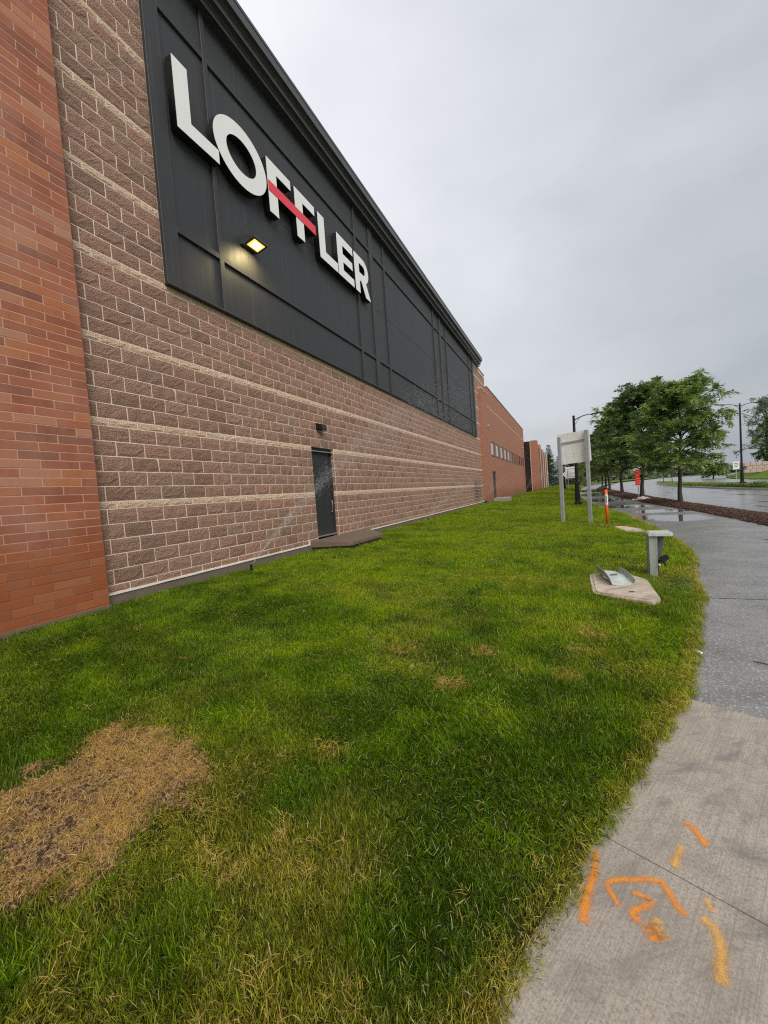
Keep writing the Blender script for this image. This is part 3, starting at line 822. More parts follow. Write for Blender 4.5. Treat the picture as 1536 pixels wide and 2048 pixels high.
def block_mesh(kd, L, h, var):
    key = (kd, round(L, 3), round(h, 3), var)
    if key not in cache:
        me = block_front(hash((kd, var, round(L * 1000))) % 9999, L - MG, h - MG, nz=4 if h > 0.15 else 3).mesh('pale_block' if kd == 'pale' else 'block')
        me.materials.append(MAT['pale' if kd == 'pale' else 'block'])
        cache[key] = me
    return cache[key]
for lst, nmax, nm in ((full, NB, 'block'), (pale, NP, 'pale_block')):
    for i, (kd, z, h, a, b) in enumerate(lst[:nmax]):
        o = bpy.data.objects.new(nm, block_mesh(kd, b - a, h, i % 7))
        link(o, (WX + random.uniform(-0.0015, 0.0015), (a + b) / 2, z + h / 2), (0, 0, 0), bw)
for lst, nmax, nm, mt in ((full, NB, 'block_field', 'block_mass'), (pale, NP, 'pale_block_field', 'pale_mass')):
    V = []; F = []; R = []
    b_ = MB(); R = []
    for i, (kd, z, h, a, b) in enumerate(lst[nmax:]):
        far = a > 18
        bb = block_front(i * 7 + 1, b - a - MG, h - MG, nx=3 if far else 5, nz=2 if far else 3)
        n0 = len(b_.f)
        b_.add([(WX + x, (a + b) / 2 + y, z + h / 2 + zz) for x, y, zz in bb.v], bb.f)
        rv = random.random(); R += [rv] * (len(b_.f) - n0)
    me = b_.mesh(nm); set_attr(me, 'rnd', R)
    tag(obj(nm, me, mt, bw), kind='stuff')

# jamb returns of the doorway (block ends)
for z, h, kd, par in courses:
    if z + h > DOORTOP + 0.01 or z < 0.6: continue
    for ya, yb in ((DOOR0 - 0.10, DOOR0 + 0.0005), (DOOR1 - 0.0005, DOOR1 + 0.10)):
        obj('jamb_block', MB().bbox(WX - 0.29, WX - 0.004, ya, yb, z + MG / 2, z + h - MG / 2, 0.003), 'pale' if kd == 'pale' else 'block', bw)

# brick pier / brick wall at the near end
PX = WX + 0.12; PEND = 3.19
bk = obj('brick_wall', MB().box(PX - 0.40, PX - 0.0025, -2.0, PEND - 0.012, 0.30, 11.0), 'brick_mortar', bld)
def brick_mesh(L, h, seed):
    r = random.Random(seed); b = MB()
    x0, x1 = -0.09, 0.0
    j = lambda a: r.uniform(-a, a)
    hy, hz = L / 2, h / 2; c = 0.0022
    V = [(x0, -hy, -hz), (x0, hy, -hz), (x0, hy, hz), (x0, -hy, hz),
         (-c, -hy + j(.001), -hz + j(.0008)), (-c, hy + j(.001), -hz + j(.0008)), (-c, hy + j(.001), hz + j(.0008)), (-c, -hy + j(.001), hz + j(.0008)),
         (j(.0008), -hy + c, -hz + c), (j(.0008), hy - c, -hz + c), (j(.0008), hy - c, hz - c), (j(.0008), -hy + c, hz - c)]
    F = [(8, 9, 10, 11)]
    for i in range(4):
        k2 = (i + 1) % 4
        F += [(4 + i, 4 + k2, 8 + k2, 8 + i), (i, k2, 4 + k2, 4 + i)]
    b.v = V; b.f = F; return b
bricks = []
RH = 0.1016; z = 0.3226
rowi = 0
while z < 10.9:
    y = PEND - (0.4064 if rowi % 2 == 0 else 0.2032) 
    first = True
    yy = PEND
    seq = [] 
    a = PEND - (0.190 if rowi % 2 == 0 else 0.395)
    cur = PEND
    while cur > -2.0:
        seq.append((max(a, -2.0), cur)); cur = a; a = a - 0.4064
    for s in seq: bricks.append((z, s[0], s[1]))
    z += RH; rowi += 1
def bvis(b):
    c = Vector((PX, (b[1] + b[2]) / 2, b[0] + 0.05 - H)); dd = c.dot(fw)
    if dd <= 0: return 0
    x = c.dot(rt) / dd; yv = c.dot(up) / dd
    if x < -1.02 or abs(yv) > 1.29 or b[0] < 0.33: return 0
    return (b[2] - b[1]) / c.length ** 2 + (1 if x > -0.955 else 0)
bricks.sort(key=bvis, reverse=True)
bcache = {}
for i, (z, a, b) in enumerate(bricks[:300]):
    key = (round(b - a, 3), i % 5)
    if key not in bcache:
        me = brick_mesh(b - a - 0.0098, RH - 0.0098, i).mesh('brick'); me.materials.append(MAT['brick']); bcache[key] = me
    link(bpy.data.objects.new('brick', bcache[key]), (PX + random.uniform(-0.0012, 0.0012), (a + b) / 2, z + RH / 2), (0, 0, 0), bk)
b_ = MB(); R = []
for i, (z, a, b) in enumerate(bricks[300:]):
    bb = brick_mesh(b - a - 0.0098, RH - 0.0098, i); n0 = len(b_.f)
    b_.add([(PX + x, (a + b) / 2 + y, z + RH / 2 + zz) for x, y, zz in bb.v], bb.f); R += [random.random()] * (len(b_.f) - n0)
me = b_.mesh('brick_field'); set_attr(me, 'rnd', R)
tag(obj('brick_field', me, 'brick_mass', bk), kind='stuff')
obj('pier_return', MB().box(PX - 0.3, PX - 0.012, PEND - 0.012, PEND - 0.003, 0.3, 11.0), 'brick', bk)

# foundation and flashing
fd = MB(); fd.box(WX - 0.2, WX + 0.035, 3.0, 29.95, 0.0, 0.500)
obj('foundation', fd, 'foundation', bld)
fd = MB(); fd.box(WX - 0.2, PX + 0.010, -2.0, PEND + 0.01, 0.0, 0.405)
obj('foundation', fd, 'foundation', bld)
fl = MB(); 
for a, b in ((3.06, 7.80), (10.9, 29.95)):
    ysf = np.arange(a, b, 0.35).tolist() + [b]
    V = []
    for i, y in enumerate(ysf):
        w = 0.004 * math.sin(i * 2.7) + 0.003 * math.sin(i * 5.1)
        for px, pz in ((-0.02, 0.528), (0.046 + w, 0.524 + w * .6), (0.050 + w, 0.506 + w * .6), (0.03, 0.500)): V.append((WX + px, y, pz))
    fl.add(V, [(i * 4 + j, i * 4 + j + 1, (i + 1) * 4 + j + 1, (i + 1) * 4 + j) for i in range(len(ysf) - 1) for j in range(3)])
fl.box(WX + 0.005, WX + 0.05, 7.785, 7.81, 0.505, 0.63)
obj('flashing', fl, 'flash', bld)

# black cladding: panels, battens, sill
cl = obj('cladding', MB().box(WX - 0.06, WX + 0.008, PAN0 + 0.002, PAN1 - 0.002, PANZ + 0.012, 10.42), 'clad', bld)
seams = [PAN0, 6.515, 10.325, 14.135, 17.945, 21.755, 25.565, PAN1]
CX = WX + 0.030
for i in range(len(seams) - 1):
    for z0, z1 in ((PANZ + 0.02, 7.80), (7.80, 10.42)):
        obj('panel', MB().bbox(WX + 0.009, CX, seams[i] + 0.003, seams[i + 1] - 0.003, z0 + 0.003, z1 - 0.003, 0.003), 'clad', cl)
BT = CX + 0.046
vb = [(PAN0 - 0.01, 4.83), (5.70, 5.80), (11.27, 11.37), (12.31, 12.58), (13.45, 13.55), (19.25, 19.35), (20.29, 20.56), (21.45, 21.55), (27.13, 27.23), (28.16, PAN1 + 0.01)]
for a, b in vb:
    obj('batten', MB().bbox(WX + 0.010, BT, a, b, PANZ + 0.03, 10.41, 0.004), 'clad', cl)
for i in range(len(vb) - 1):
    for zc in (9.54, 6.08):
        obj('batten', MB().bbox(WX + 0.010, BT - 0.004, vb[i][1] + 0.001, vb[i + 1][0] - 0.001, zc - 0.05, zc + 0.05, 0.004), 'clad', cl)
obj('sill', MB().bbox(WX + 0.0, BT + 0.02, PAN0 - 0.015, PAN1 + 0.015, PANZ - 0.006, PANZ + 0.028, 0.004), 'clad', cl)

# stepped metal cornice
cp = [(-0.3, 10.36), (0.17, 10.36), (0.17, 10.345), (0.20, 10.345), (0.205, 10.47), (0.215, 10.49), (0.28, 10.505), (0.28, 10.495), (0.305, 10.495), (0.31, 10.655), (0.325, 10.675), (0.385, 10.69), (0.385, 10.68), (0.41, 10.68), (0.415, 10.86), (0.425, 10.865), (0.425, 10.93), (-0.3, 10.95)]
cor = MB(); cor.prism([(WX + a, 2.0, z) for a, z in cp], (0, 28.3, 0))
obj('cornice', cor, 'blackmetal', bld)
cj = MB()
for y in np.arange(5.0, 30.3, 3.05):
    cj.prism([(WX + a * 1.0 + (0.003 if a > 0 else 0), y, z + (0.002 if z > 10.9 else -0.002)) for a, z in cp], (0, 0.03, 0))
obj('cornice_joint', cj, 'blackmetal', bld)
# dark coping on the block parapet beyond the cornice
obj('coping', MB().bbox(WX - 0.34, WX + 0.03, 30.4, ENDY + 0.03, 10.33, 10.43, 0.01), 'blackmetal', bld)

# door
door = obj('door', MB().bbox(WX - 0.16, WX - 0.115, DOOR0 + 0.05, DOOR1 - 0.05, 0.665, DOORTOP - 0.10, 0.004), 'doorpaint', bld)
fr = MB()
fr.bbox(WX - 0.20, WX - 0.085, DOOR0 + 0.001, DOOR0 + 0.052, 0.63, DOORTOP - 0.002, 0.003)
fr.bbox(WX - 0.20, WX - 0.085, DOOR1 - 0.052, DOOR1 - 0.001, 0.63, DOORTOP - 0.002, 0.003)
fr.bbox(WX - 0.20, WX - 0.085, DOOR0 + 0.052, DOOR1 - 0.052, DOORTOP - 0.10, DOORTOP - 0.002, 0.003)
obj('door_frame', fr, 'doorpaint', door)
obj('drip_cap', MB().bbox(WX - 0.09, WX - 0.03, DOOR0 + 0.012, DOOR1 - 0.012, DOORTOP - 0.112, DOORTOP - 0.085, 0.004), 'alu', door)
obj('threshold', MB().bbox(WX - 0.19, WX - 0.02, DOOR0 + 0.004, DOOR1 - 0.004, 0.628, 0.658, 0.004), 'alu', door)
hd = MB(); hy = DOOR1 - 0.17
hd.tube([(WX - 0.115, hy, 1.50), (WX - 0.06, hy, 1.50), (WX - 0.052, hy, 1.485), (WX - 0.052, hy, 1.235), (WX - 0.06, hy, 1.22), (WX - 0.115, hy, 1.22)], 0.011, 8)
obj('handle', hd, 'alu', door, smooth=True)
obj('hinge', MB().tube([(WX - 0.105, DOOR0 + 0.05, 2.4), (WX - 0.105, DOOR0 + 0.05, 2.52)], 0.009, 6), 'blackmetal', door)
obj('hinge', MB().tube([(WX - 0.105, DOOR0 + 0.05, 0.9), (WX - 0.105, DOOR0 + 0.05, 1.02)], 0.009, 6), 'blackmetal', door)
obj('inner_wall', MB().box(WX - 0.34, WX - 0.21, DOOR0 - 0.1, DOOR1 + 0.1, 0.4, DOORTOP + 0.1), 'darkplastic', bld)
obj('wall_plate', MB().bbox(WX + 0.004, WX + 0.022, 9.72, 9.80, 1.88, 2.02, 0.003), 'alu', bld)

# concrete landing at the door
ld = tag(empty('door_landing', (WX + 0.7, 8.6, 0.4)), 'wet brown concrete landing slab at the foot of the black door', 'landing')
bm = bmesh.new()
out = [(WX + 0.04, 7.83), (-4.68, 8.06), (-4.58, 8.16), (-4.52, 9.80), (WX + 0.04, 10.75)]
vs = [bm.verts.new((x, y, 0.45)) for x, y in out]; f = bm.faces.new(vs)
r = bmesh.ops.extrude_face_region(bm, geom=[f])
for v in r['geom']:
    if isinstance(v, bmesh.types.BMVert): v.co.z = 0.606 - 0.085 * (v.co.x - WX)
bmesh.ops.recalc_face_normals(bm, faces=bm.faces[:])
bmesh.ops.bevel(bm, geom=[e for e in bm.edges if all(v.co.z > 0.50 for v in e.verts)], offset=0.012, segments=2, affect='EDGES')
me = bpy.data.meshes.new('slab_top'); bm.to_mesh(me); bm.free()
obj('slab_top', me, 'landing', ld)
obj('slab_base', MB().prism([(WX + 0.04, 7.93, 0.1), (-4.76, 8.15, 0.1), (-4.66, 8.25, 0.1), (-4.60, 9.72, 0.1), (WX + 0.04, 10.65, 0.1)], (0, 0, 0.348)), 'foundation', ld)

# ------------------------------------------------------------------ LOFFLER wall sign
sign = tag(empty('wall_sign', (WX + 0.05, 8.4, 7.68)), 'large white channel letters reading LOFFLER with a red bar through the double F', 'sign')
ZB, LH = 7.672, 1.112
def curve_mesh(name, loops, ext):
    cu = bpy.data.curves.new(name, 'CURVE'); cu.dimensions = '2D'; cu.fill_mode = 'BOTH'; cu.extrude = ext
    for lp in loops:
        sp = cu.splines.new('POLY'); sp.points.add(len(lp) - 1)
        for p, (u, v) in zip(sp.points, lp): p.co = (u, v, 0, 1)
        sp.use_cyclic_u = True
    o = bpy.data.objects.new(name, cu)
    me = bpy.data.meshes.new_from_object(o)
    bpy.data.objects.remove(o); bpy.data.curves.remove(cu)
    return me
def ell(cx, cy, rx, ry, n=48): return [(cx + rx * math.cos(2 * math.pi * i / n), cy + ry * math.sin(2 * math.pi * i / n)) for i in range(n)]
S1 = 0.285; S2 = 0.245
def gl_L(w): return [[(0, 0), (w, 0), (w, S2), (S1, S2), (S1, LH), (0, LH)]]
def gl_F(w): return [[(0, 0), (S1 + .01, 0), (S1 + .01, LH - 0.21), (w, LH - 0.21), (w, LH), (0, LH)]]
def gl_E(w): return [[(0, 0), (w, 0), (w, .22), (S1, .22), (S1, .445), (w * .94, .445), (w * .94, .665), (S1, .665), (S1, LH - .22), (w, LH - .22), (w, LH), (0, LH)]]
def gl_O(w): return [ell(w / 2, LH / 2, w / 2, LH / 2 + 0.018, 64), ell(w / 2, LH / 2, w / 2 - .30, LH / 2 - .245, 64)[::-1]]
def gl_R(w):
    bw_ = w * 0.93; r0 = 0.345; cy = LH - r0; cxr = bw_ - r0
    o = [(0, 0), (S1, 0), (S1, 0.385), (S1 + .11, 0.385), (w - 0.325, 0), (w + .01, 0), (w - 0.27, 0.452)]
    for i in range(17):
        a = -math.pi / 2 + 0.38 + (math.pi - 0.38) * i / 16
        o.append((cxr + r0 * math.cos(a), cy + r0 * math.sin(a)))
    o += [(0, LH)]
    r1 = 0.135; inn = [(S1, cy - r1), (S1, cy + r1)]
    for i in range(13):
        a = math.pi / 2 - math.pi * i / 12
        inn.append((cxr + r1 * math.cos(a) - .02, cy + r1 * math.sin(a)))
    return [o, inn]
LX = WX + 0.075
letters = [('L', 4.900, gl_L(0.862)), ('O', 5.675, gl_O(1.385)), ('F', 7.110, gl_F(0.80)), ('F', 8.055, gl_F(0.805)), ('L', 9.010, gl_L(0.878)), ('E', 9.925, gl_E(0.885)), ('R', 10.905, gl_R(0.975))]
R_up = Matrix(((0, 0, 1), (1, 0, 0), (0, 1, 0))).to_4x4()     # (u,v,w) -> (Y,Z,X)
for ch, y0, lp in letters:
    me = curve_mesh('letter', lp, 0.072); me.transform(Matrix.Translation((LX + 0.05, y0, ZB)) @ R_up)
    me.materials.clear(); lo = obj('letter', me, 'darkplastic', sign); lo['label'] = 'raised letter ' + ch
    # the white face sits a little inside the black return
    fc = curve_mesh('letter_face', lp, 0.004); fc.transform(Matrix.Translation((LX + 0.127, y0, ZB)) @ R_up)
    fc.materials.clear(); obj('letter_face', fc, 'white_face', lo)
bar = obj('red_bar', MB().bbox(LX - 0.02, LX + 0.124, 7.112, 8.862, 8.100, 8.318, 0.003), 'darkplastic', sign)
obj('bar_face', MB().bbox(LX + 0.1245, LX + 0.139, 7.112, 8.862, 8.100, 8.318, 0.002), 'red_face', bar)

# ------------------------------------------------------------------ wall lights
fl_ = tag(empty('flood_light', (WX + 0.05, 6.62, 6.65)), 'lit yellow floodlight on the black cladding under the letters', 'light')
fy = 6.50; fx0 = CX
hs = MB(); hs.prism([(fx0, fy - .20, 6.625), (fx0 + .10, fy - .20, 6.60), (fx0 + .36, fy - .20, 6.655), (fx0 + .36, fy - .20, 6.69), (fx0 + .12, fy - .20, 6.76), (fx0, fy - .20, 6.76)], (0, 0.40, 0))
obj('housing', hs, 'blackmetal', fl_)
ax = Vector((0.26, 0, 0.055)).normalized(); nz = Vector((0.055, 0, -0.26)).normalized()
lc = Vector((fx0 + .225, fy, 6.6285)) + nz * 0.004
ln = MB(); ln.obox(lc, ax, (0, 1, 0), nz, 0.10, 0.145, 0.006)
obj('lens', ln, 'lens', fl_)
ln = MB(); ln.obox(lc + nz * 0.008, ax, (0, 1, 0), nz, 0.058, 0.095, 0.004)
obj('lamp_chip', ln, 'lens_core', fl_)
ald = bpy.data.lights.new('flood_light_beam', 'AREA'); ald.shape = 'RECTANGLE'; ald.size = 0.2; ald.size_y = 0.34; ald.energy = 12; ald.color = (1.0, 0.80, 0.38); ald.spread = math.radians(150)
al = bpy.data.objects.new('flood_light_beam', ald); col.objects.link(al); al.parent = fl_; al.matrix_parent_inverse = WM[fl_.name].inverted()
al.location = lc + nz * 0.02; al.rotation_euler = (-Vector((-0.35, 0, -1)).normalized()).to_track_quat('Z', 'Y').to_euler()

wp = tag(empty('wall_pack', (WX, 8.62, 3.30)), 'small black unlit wall-pack light on the blocks above the door', 'light')
h2 = MB(); h2.prism([(WX + .008, 8.50, 3.30), (WX + .14, 8.50, 3.275), (WX + .175, 8.50, 3.315), (WX + .155, 8.50, 3.42), (WX + .008, 8.50, 3.445)], (0, 0.22, 0))
obj('housing', h2, 'lampblack', wp)
obj('lens', MB().obox((WX + .158, 8.61, 3.29), Vector((1, 0, 1)).normalized(), (0, 1, 0), Vector((1, 0, -1)).normalized(), 0.018, 0.08, 0.006), 'trimgrey', wp)
obj('back_plate', MB().bbox(WX + 0.001, WX + .012, 8.485, 8.735, 3.285, 3.46, 0.003), 'lampblack', wp)

# ------------------------------------------------------------------ brick office building beyond
OX = WX + 0.235
off = tag(empty('brick_office_building', (OX, 30, 0.4)), 'orange brick office block with a strip of windows beyond the warehouse', 'building')
def mat_brickwall(name):
    t = NT(name); p = t.pos()
    bt = t.new('ShaderNodeTexBrick'); bt.offset = 0.5
    mp = t.new('ShaderNodeMapping'); mp.inputs['Rotation'].default_value = (0, 0, 0)
    cb = t.new('ShaderNodeCombineXYZ'); s = t.sep(t.geo.outputs['Position'])
    t.link(t.math('ADD', s[0], s[1]), cb.inputs[0]); t.link(s[2], cb.inputs[1])
    t.link(cb.outputs[0], bt.inputs['Vector'])
    bt.inputs['Scale'].default_value = 1.0; bt.inputs['Brick Width'].default_value = 0.4064; bt.inputs['Row Height'].default_value = 0.1016; bt.inputs['Mortar Size'].default_value = 0.0055; bt.inputs['Mortar Smooth'].default_value = 0.2
    bt.inputs['Color1'].default_value = (0.36, 0.135, 0.080, 1); bt.inputs['Color2'].default_value = (0.45, 0.185, 0.110, 1); bt.inputs['Mortar'].default_value = (0.52, 0.36, 0.26, 1)
    n = t.noise(p, 0.8, 5, 0.65)
    c = t.mixc(t.math('MULTIPLY', n, 0.4), bt.outputs[0], (0.34, 0.16, 0.10))
    wet = t.ramp(t.math('MULTIPLY', t.math('ADD', s[2], t.math('MULTIPLY', n, 1.4)), 0.2), [(0.28, 0.45), (0.45, 0.0)])
    c = t.mixc(wet, c, (0.20, 0.062, 0.024))
    nm = t.bump(bt.outputs['Fac'], 0.3, -0.006)
    t.bsdf(c, 0.75, 0, nm, 0.35)
    return t.m
MAT['brickwall'] = mat_brickwall('distant_brickwork')
OT = 9.35; OE = 61.6
wz0, wz1 = 4.09, 5.17
nwin = 11; wy0 = 33.05; step = (60.15 - 33.05) / (nwin - 0.42); ww = step * 0.74
ow = MB()
ow.box(OX - 0.3, OX, 29.95, 32.6, 0.3, 8.72)
ow.box(OX - 0.3, OX, 32.6, OE, wz1, OT)
ow.box(OX - 0.3, OX, 32.6, wy0, 0.3, wz1)
dy0, dy1, dz1 = 33.15, 34.85, 2.78
ow.box(OX - 0.3, OX, wy0, dy0, 0.3, wz0); ow.box(OX - 0.3, OX, dy1, OE, 0.3, wz0); ow.box(OX - 0.3, OX, dy0, dy1, dz1, wz0)
for i in range(nwin):
    a = wy0 + i * step + ww; b = wy0 + (i + 1) * step if i < nwin - 1 else OE
    ow.box(OX - 0.3, OX, a, b, wz0, wz1)
obj('wall', ow, 'brickwall', off)
obj('roof_core', MB().box(OX - 12, OX - 0.3, 33.1, OE, 0.3, OT - 0.4), 'trimgrey', off)
obj('coping', MB().bbox(OX - 0.34, OX + 0.03, 32.6, OE + 0.03, OT, OT + 0.09, 0.01), 'trimgrey', off)
obj('coping', MB().bbox(OX - 0.3, OX + 0.03, 29.93, 32.6, 8.72, 8.79, 0.01), 'flash', off)
obj('pale_band', MB().bbox(OX + 0.001, OX + 0.014, 32.2, OE, 7.74, 7.83, 0.004), 'pale', off)
for i in range(nwin):
    a = wy0 + i * step; b = a + ww
    fr = MB(); t_ = 0.06
    for q in ((a, a + t_, wz0, wz1), (b - t_, b, wz0, wz1), (a + t_, b - t_, wz1 - t_, wz1), (a + t_, b - t_, wz0, wz0 + t_)):
        fr.box(OX - 0.10, OX - 0.028, q[0], q[1], q[2], q[3])
    w = obj('window', fr, 'trimgrey', off)
    obj('pane', MB().box(OX - 0.09, OX - 0.05, a + t_, b - t_, wz0 + t_, wz1 - t_), 'glass', w)
    if i < 5: obj('blind', MB().box(OX - 0.049, OX - 0.046, a + t_ + 0.02, a + t_ + (b - a - 2 * t_) * 0.55, wz0 + t_ + .02, wz1 - t_ - .02), 'blind', w)
    obj('sill', MB().bbox(OX - 0.027, OX + 0.03, a - 0.03, b + 0.03, wz0 - 0.06, wz0 - 0.002, 0.005), 'trimgrey', w)
d2 = obj('door', MB().bbox(OX - 0.16, OX - 0.10, dy0 + 0.08, dy1 - 0.08, 0.66, dz1 - 0.08, 0.005), 'doorpaint', off)
fr = MB()
for q in ((dy0, dy0 + .08, 0.6, dz1), (dy1 - .08, dy1, 0.6, dz1), (dy0 + .08, dy1 - .08, dz1 - .08, dz1)): fr.box(OX - 0.2, OX - 0.06, *q)
obj('door_frame', fr, 'trimgrey', d2)
obj('door_step', MB().bbox(OX - 0.05, OX + 1.1, dy0 - 0.2, dy1 + 0.2, 0.1, 0.62, 0.02), 'kerb', off)
obj('foundation', MB().box(OX - 0.2, OX + 0.02, 29.95, OE, 0.0, 0.52), 'foundation', off)
for (y, z) in ((32.1, 6.25), (59.0, 6.6), (59.4, 6.1)):
    f_ = tag(obj('wall_light', MB().prism([(OX, y - .1, z), (OX + .16, y - .1, z - .02), (OX + .2, y - .1, z + .06), (OX, y - .1, z + .12)], (0, .2, 0)), 'pedcap'),
             {32.1: 'small pale wall light high on the office corner near the warehouse', 59.0: 'upper pale wall light at the far end of the office brickwork', 59.4: 'lower pale wall light at the far end of the office brickwork'}[y], 'light')

# ------------------------------------------------------------------ glass wing further along
gw = tag(empty('glass_wing_building', (-4.6, 62, 0.5)), 'far wing with dark glass and projecting brick piers before the spruces', 'building')
GX1 = -3.60; GT = 7.72
obj('wall', MB().box(-12, -4.56, 62.1, 98, 0.2, GT - 0.25), 'trimgrey', gw)
gl = MB(); gl.box(-5.45, -4.50, 62.0, 62.09, 0.3, GT - 0.06)
g = obj('glass_wall', gl, 'glass', gw)
for z in (2.2, 4.2, 6.0):
    obj('mullion', MB().box(-5.45, -4.50, 61.965, 61.998, z - .03, z + .03), 'blackmetal', g)
obj('brick_pier', MB().box(-4.50, GX1, 61.9, 64.4, 0.2, GT), 'brickwall', gw)
obj('pier_trim', MB().box(-4.56, -4.50, 61.88, 62.0, 0.2, GT - 0.05), 'flash', gw)
y = 64.4
for i in range(4):
    obj('glass_wall', MB().box(-4.5, GX1 - 0.30, y + 0.002, y + 5.2, 0.2, GT - 0.35), 'glass', gw)
    obj('brick_pier', MB().box(-4.5, GX1 + 0.02 * i, y + 5.2, y + 7.6, 0.2, GT - 0.2 * (i > 0)), 'brickwall', gw)
    obj('pier_trim', MB().box(GX1 - 0.03, GX1 + 0.03 + 0.02 * i, y + 5.12, y + 5.2, 0.2, GT - 0.3), 'flash', gw)
    y += 7.6

# ------------------------------------------------------------------ street furniture
lz = lambda x, y: float(lawn_z(x, y))
def round_post(b, x, y, z0, z1, r, n=10): b.tube([(x, y, z0), (x, y, z1)], r, n)

# big road sign seen from behind
p0, p1 = Vector((-0.17, 15.74, 0)), Vector((0.69, 15.44, 0))
sd = (p1 - p0).normalized(); sn = Vector((-sd.y, sd.x, 0))
rs = tag(empty('road_sign', ((p0 + p1) / 2 + Vector((0, 0, lz(0.2, 15.6))))), 'large blank-backed road sign on two grey posts in the lawn, nearest one', 'sign')
for p, ztop in ((p0, 3.14), (p1, 3.26)):
    b = MB(); b.obox((p.x, p.y, (lz(p.x, p.y) - 0.2 + ztop) / 2), sd, sn, (0, 0, 1), 0.052, 0.052, (ztop - lz(p.x, p.y) + 0.2) / 2)
    obj('post', b, 'galv', rs)
pc = (p0 + p1) / 2 + sn * 0.075
pan = MB()
def rounded_panel(b, c, u, v, n, hw, hh, r, t):
    pts = []
    for (sx, sy, a0) in ((1, 1, 0), (-1, 1, 90), (-1, -1, 180), (1, -1, 270)):
        for k in range(5):
            a = math.radians(a0 + 22.5 * k)
            pts.append(Vector(c) + Vector(u) * (sx * (hw - r) + r * math.cos(a)) + Vector(v) * (sy * (hh - r) + r * math.sin(a)))
    b.prism(pts, Vector(n) * t)
rounded_panel(pan, (pc.x, pc.y, 2.72), sd + Vector((0, 0, 0.035)), (-0.03 * sd.x, -0.03 * sd.y, 1), sn, 0.545, 0.535, 0.05, 0.004)
obj('sign_panel', pan, 'signback', rs)
b = MB(); q = (p0 + p1) / 2 + sn * 0.062
b.obox((q.x, q.y, 2.93), (sd + Vector((0, 0, 0.035))).normalized(), sn, (0, 0, 1), 0.50, 0.012, 0.035)
obj('crossbar', b, 'galv', rs)
for dx, dz in ((-0.30, 2.80), (-0.02, 2.52), (0.33, 2.46)):
    b = MB(); c = pc + sd * dx; b.tube([(c.x - sn.x * .008, c.y - sn.y * .008, dz), (c.x, c.y, dz)], 0.012, 8); obj('bolt', b, 'galv', rs)

# diamond sign and a second large sign further on, both from behind
dg = tag(empty('diamond_sign', (0.23, 62, lz(0.23, 62))), 'white diamond road sign seen from behind, far along the lawn', 'sign')
b = MB(); b.box(0.185, 0.275, 61.96, 62.0, lz(0.23, 62) - 0.2, 2.95); obj('post', b, 'galv', dg)
hd_ = 0.70
b = MB(); b.prism([(0.17 - hd_, 62.01, 2.50), (0.17, 62.01, 2.50 - hd_), (0.17 + hd_, 62.01, 2.50), (0.17, 62.01, 2.50 + hd_)], (0, 0.01, 0)); obj('sign_panel', b, 'signback', dg)
fs = tag(empty('guide_sign', (0.6, 68, lz(0.6, 68))), 'grey two-post guide sign seen from behind, beyond the diamond sign', 'sign')
for x in (-0.1, 1.35):
    obj('post', MB().box(x - .06, x + .06, 67.9, 68.0, lz(x, 68) - .2, 3.6), 'galv', fs)
obj('sign_panel', MB().bbox(-0.25, 1.42, 68.01, 68.03, 1.95, 3.68, 0.004), 'signback', fs)
for z in (2.2, 2.75, 3.4): obj('crossbar', MB().box(-0.2, 1.4, 67.97, 68.01, z - .03, z + .03), 'galv', fs)

def lamp_post(x, y, z0, h, arms, label, group=None):
    """black lamp post: footing, square base, tapered sleeve, pole, arms with flat heads"""
    t = tag(empty('street_lamp', (x, y, z0)), label, 'lamp post', group)
    b = MB(); b.lathe((x, y, z0), [(0.33, -0.25), (0.33, 0.02), (0.30, 0.035)], 18); obj('footing', b, 'kerb', t, smooth=False)
    b = MB(); b.bbox(x - .23, x + .23, y - .23, y + .23, z0 + .036, z0 + .20, .02); obj('base', b, 'lampblack', t)
    b = MB(); b.lathe((x, y, z0), [(0.165, 0.20), (0.15, 0.30), (0.125, 1.28), (0.145, 1.30), (0.145, 1.36), (0.10, 1.40)], 14); obj('sleeve', b, 'lampblack', t)
    b = MB(); b.lathe((x, y, z0), [(0.088, 1.38), (0.082, h * 0.6), (0.070, h), (0.0, h + .02)], 12); obj('pole', b, 'lampblack', t)
    for (dx, dy, L) in arms:
        d = Vector((dx, dy, 0)).normalized()
        zt = z0 + h - 0.28
        pts = []
        for k in range(9):
            u = k / 8; pts.append(Vector((x, y, zt)) + d * (L * 0.62 * u) + Vector((0, 0, 0.26 * math.sin(u * math.pi * 0.55))))
        b = MB(); b.tube(pts, [0.034 - 0.010 * k / 8 for k in range(9)], 8); a = obj('arm', b, 'lampblack', t)
        e = pts[-1]; s = Vector((-d.y, d.x, 0))
        b = MB(); b.obox(e + d * (L * 0.19) + Vector((0, 0, .015)), (d + Vector((0, 0, 0.10))).normalized(), s, Vector((0, 0, 1)), L * 0.20, 0.13, 0.03); obj('lamp_head', b, 'lampblack', a)
        b = MB(); b.tube([Vector((x, y, zt - .35)), Vector((x, y, zt - .1)) + d * .18, pts[3]], 0.015, 6); obj('brace', b, 'lampblack', t)
    return t
lamp_post(0.58, 27.4, lz(0.58, 27.4), 5.45, [(1, 0.12, 1.55)], 'black single-arm street lamp in the lawn just behind the large sign')
lamp_post(15.5, 50.0, 0.07, 7.75, [(0.93, 0.38, 2.3), (-0.93, -0.38, 2.3)], 'black double-arm street lamp standing in the planted median')
lamp_post(-0.23, 62.6, lz(-0.23, 62.6), 4.6, [(1, 0.1, 1.5)], 'far black street lamp mostly hidden behind the large sign')

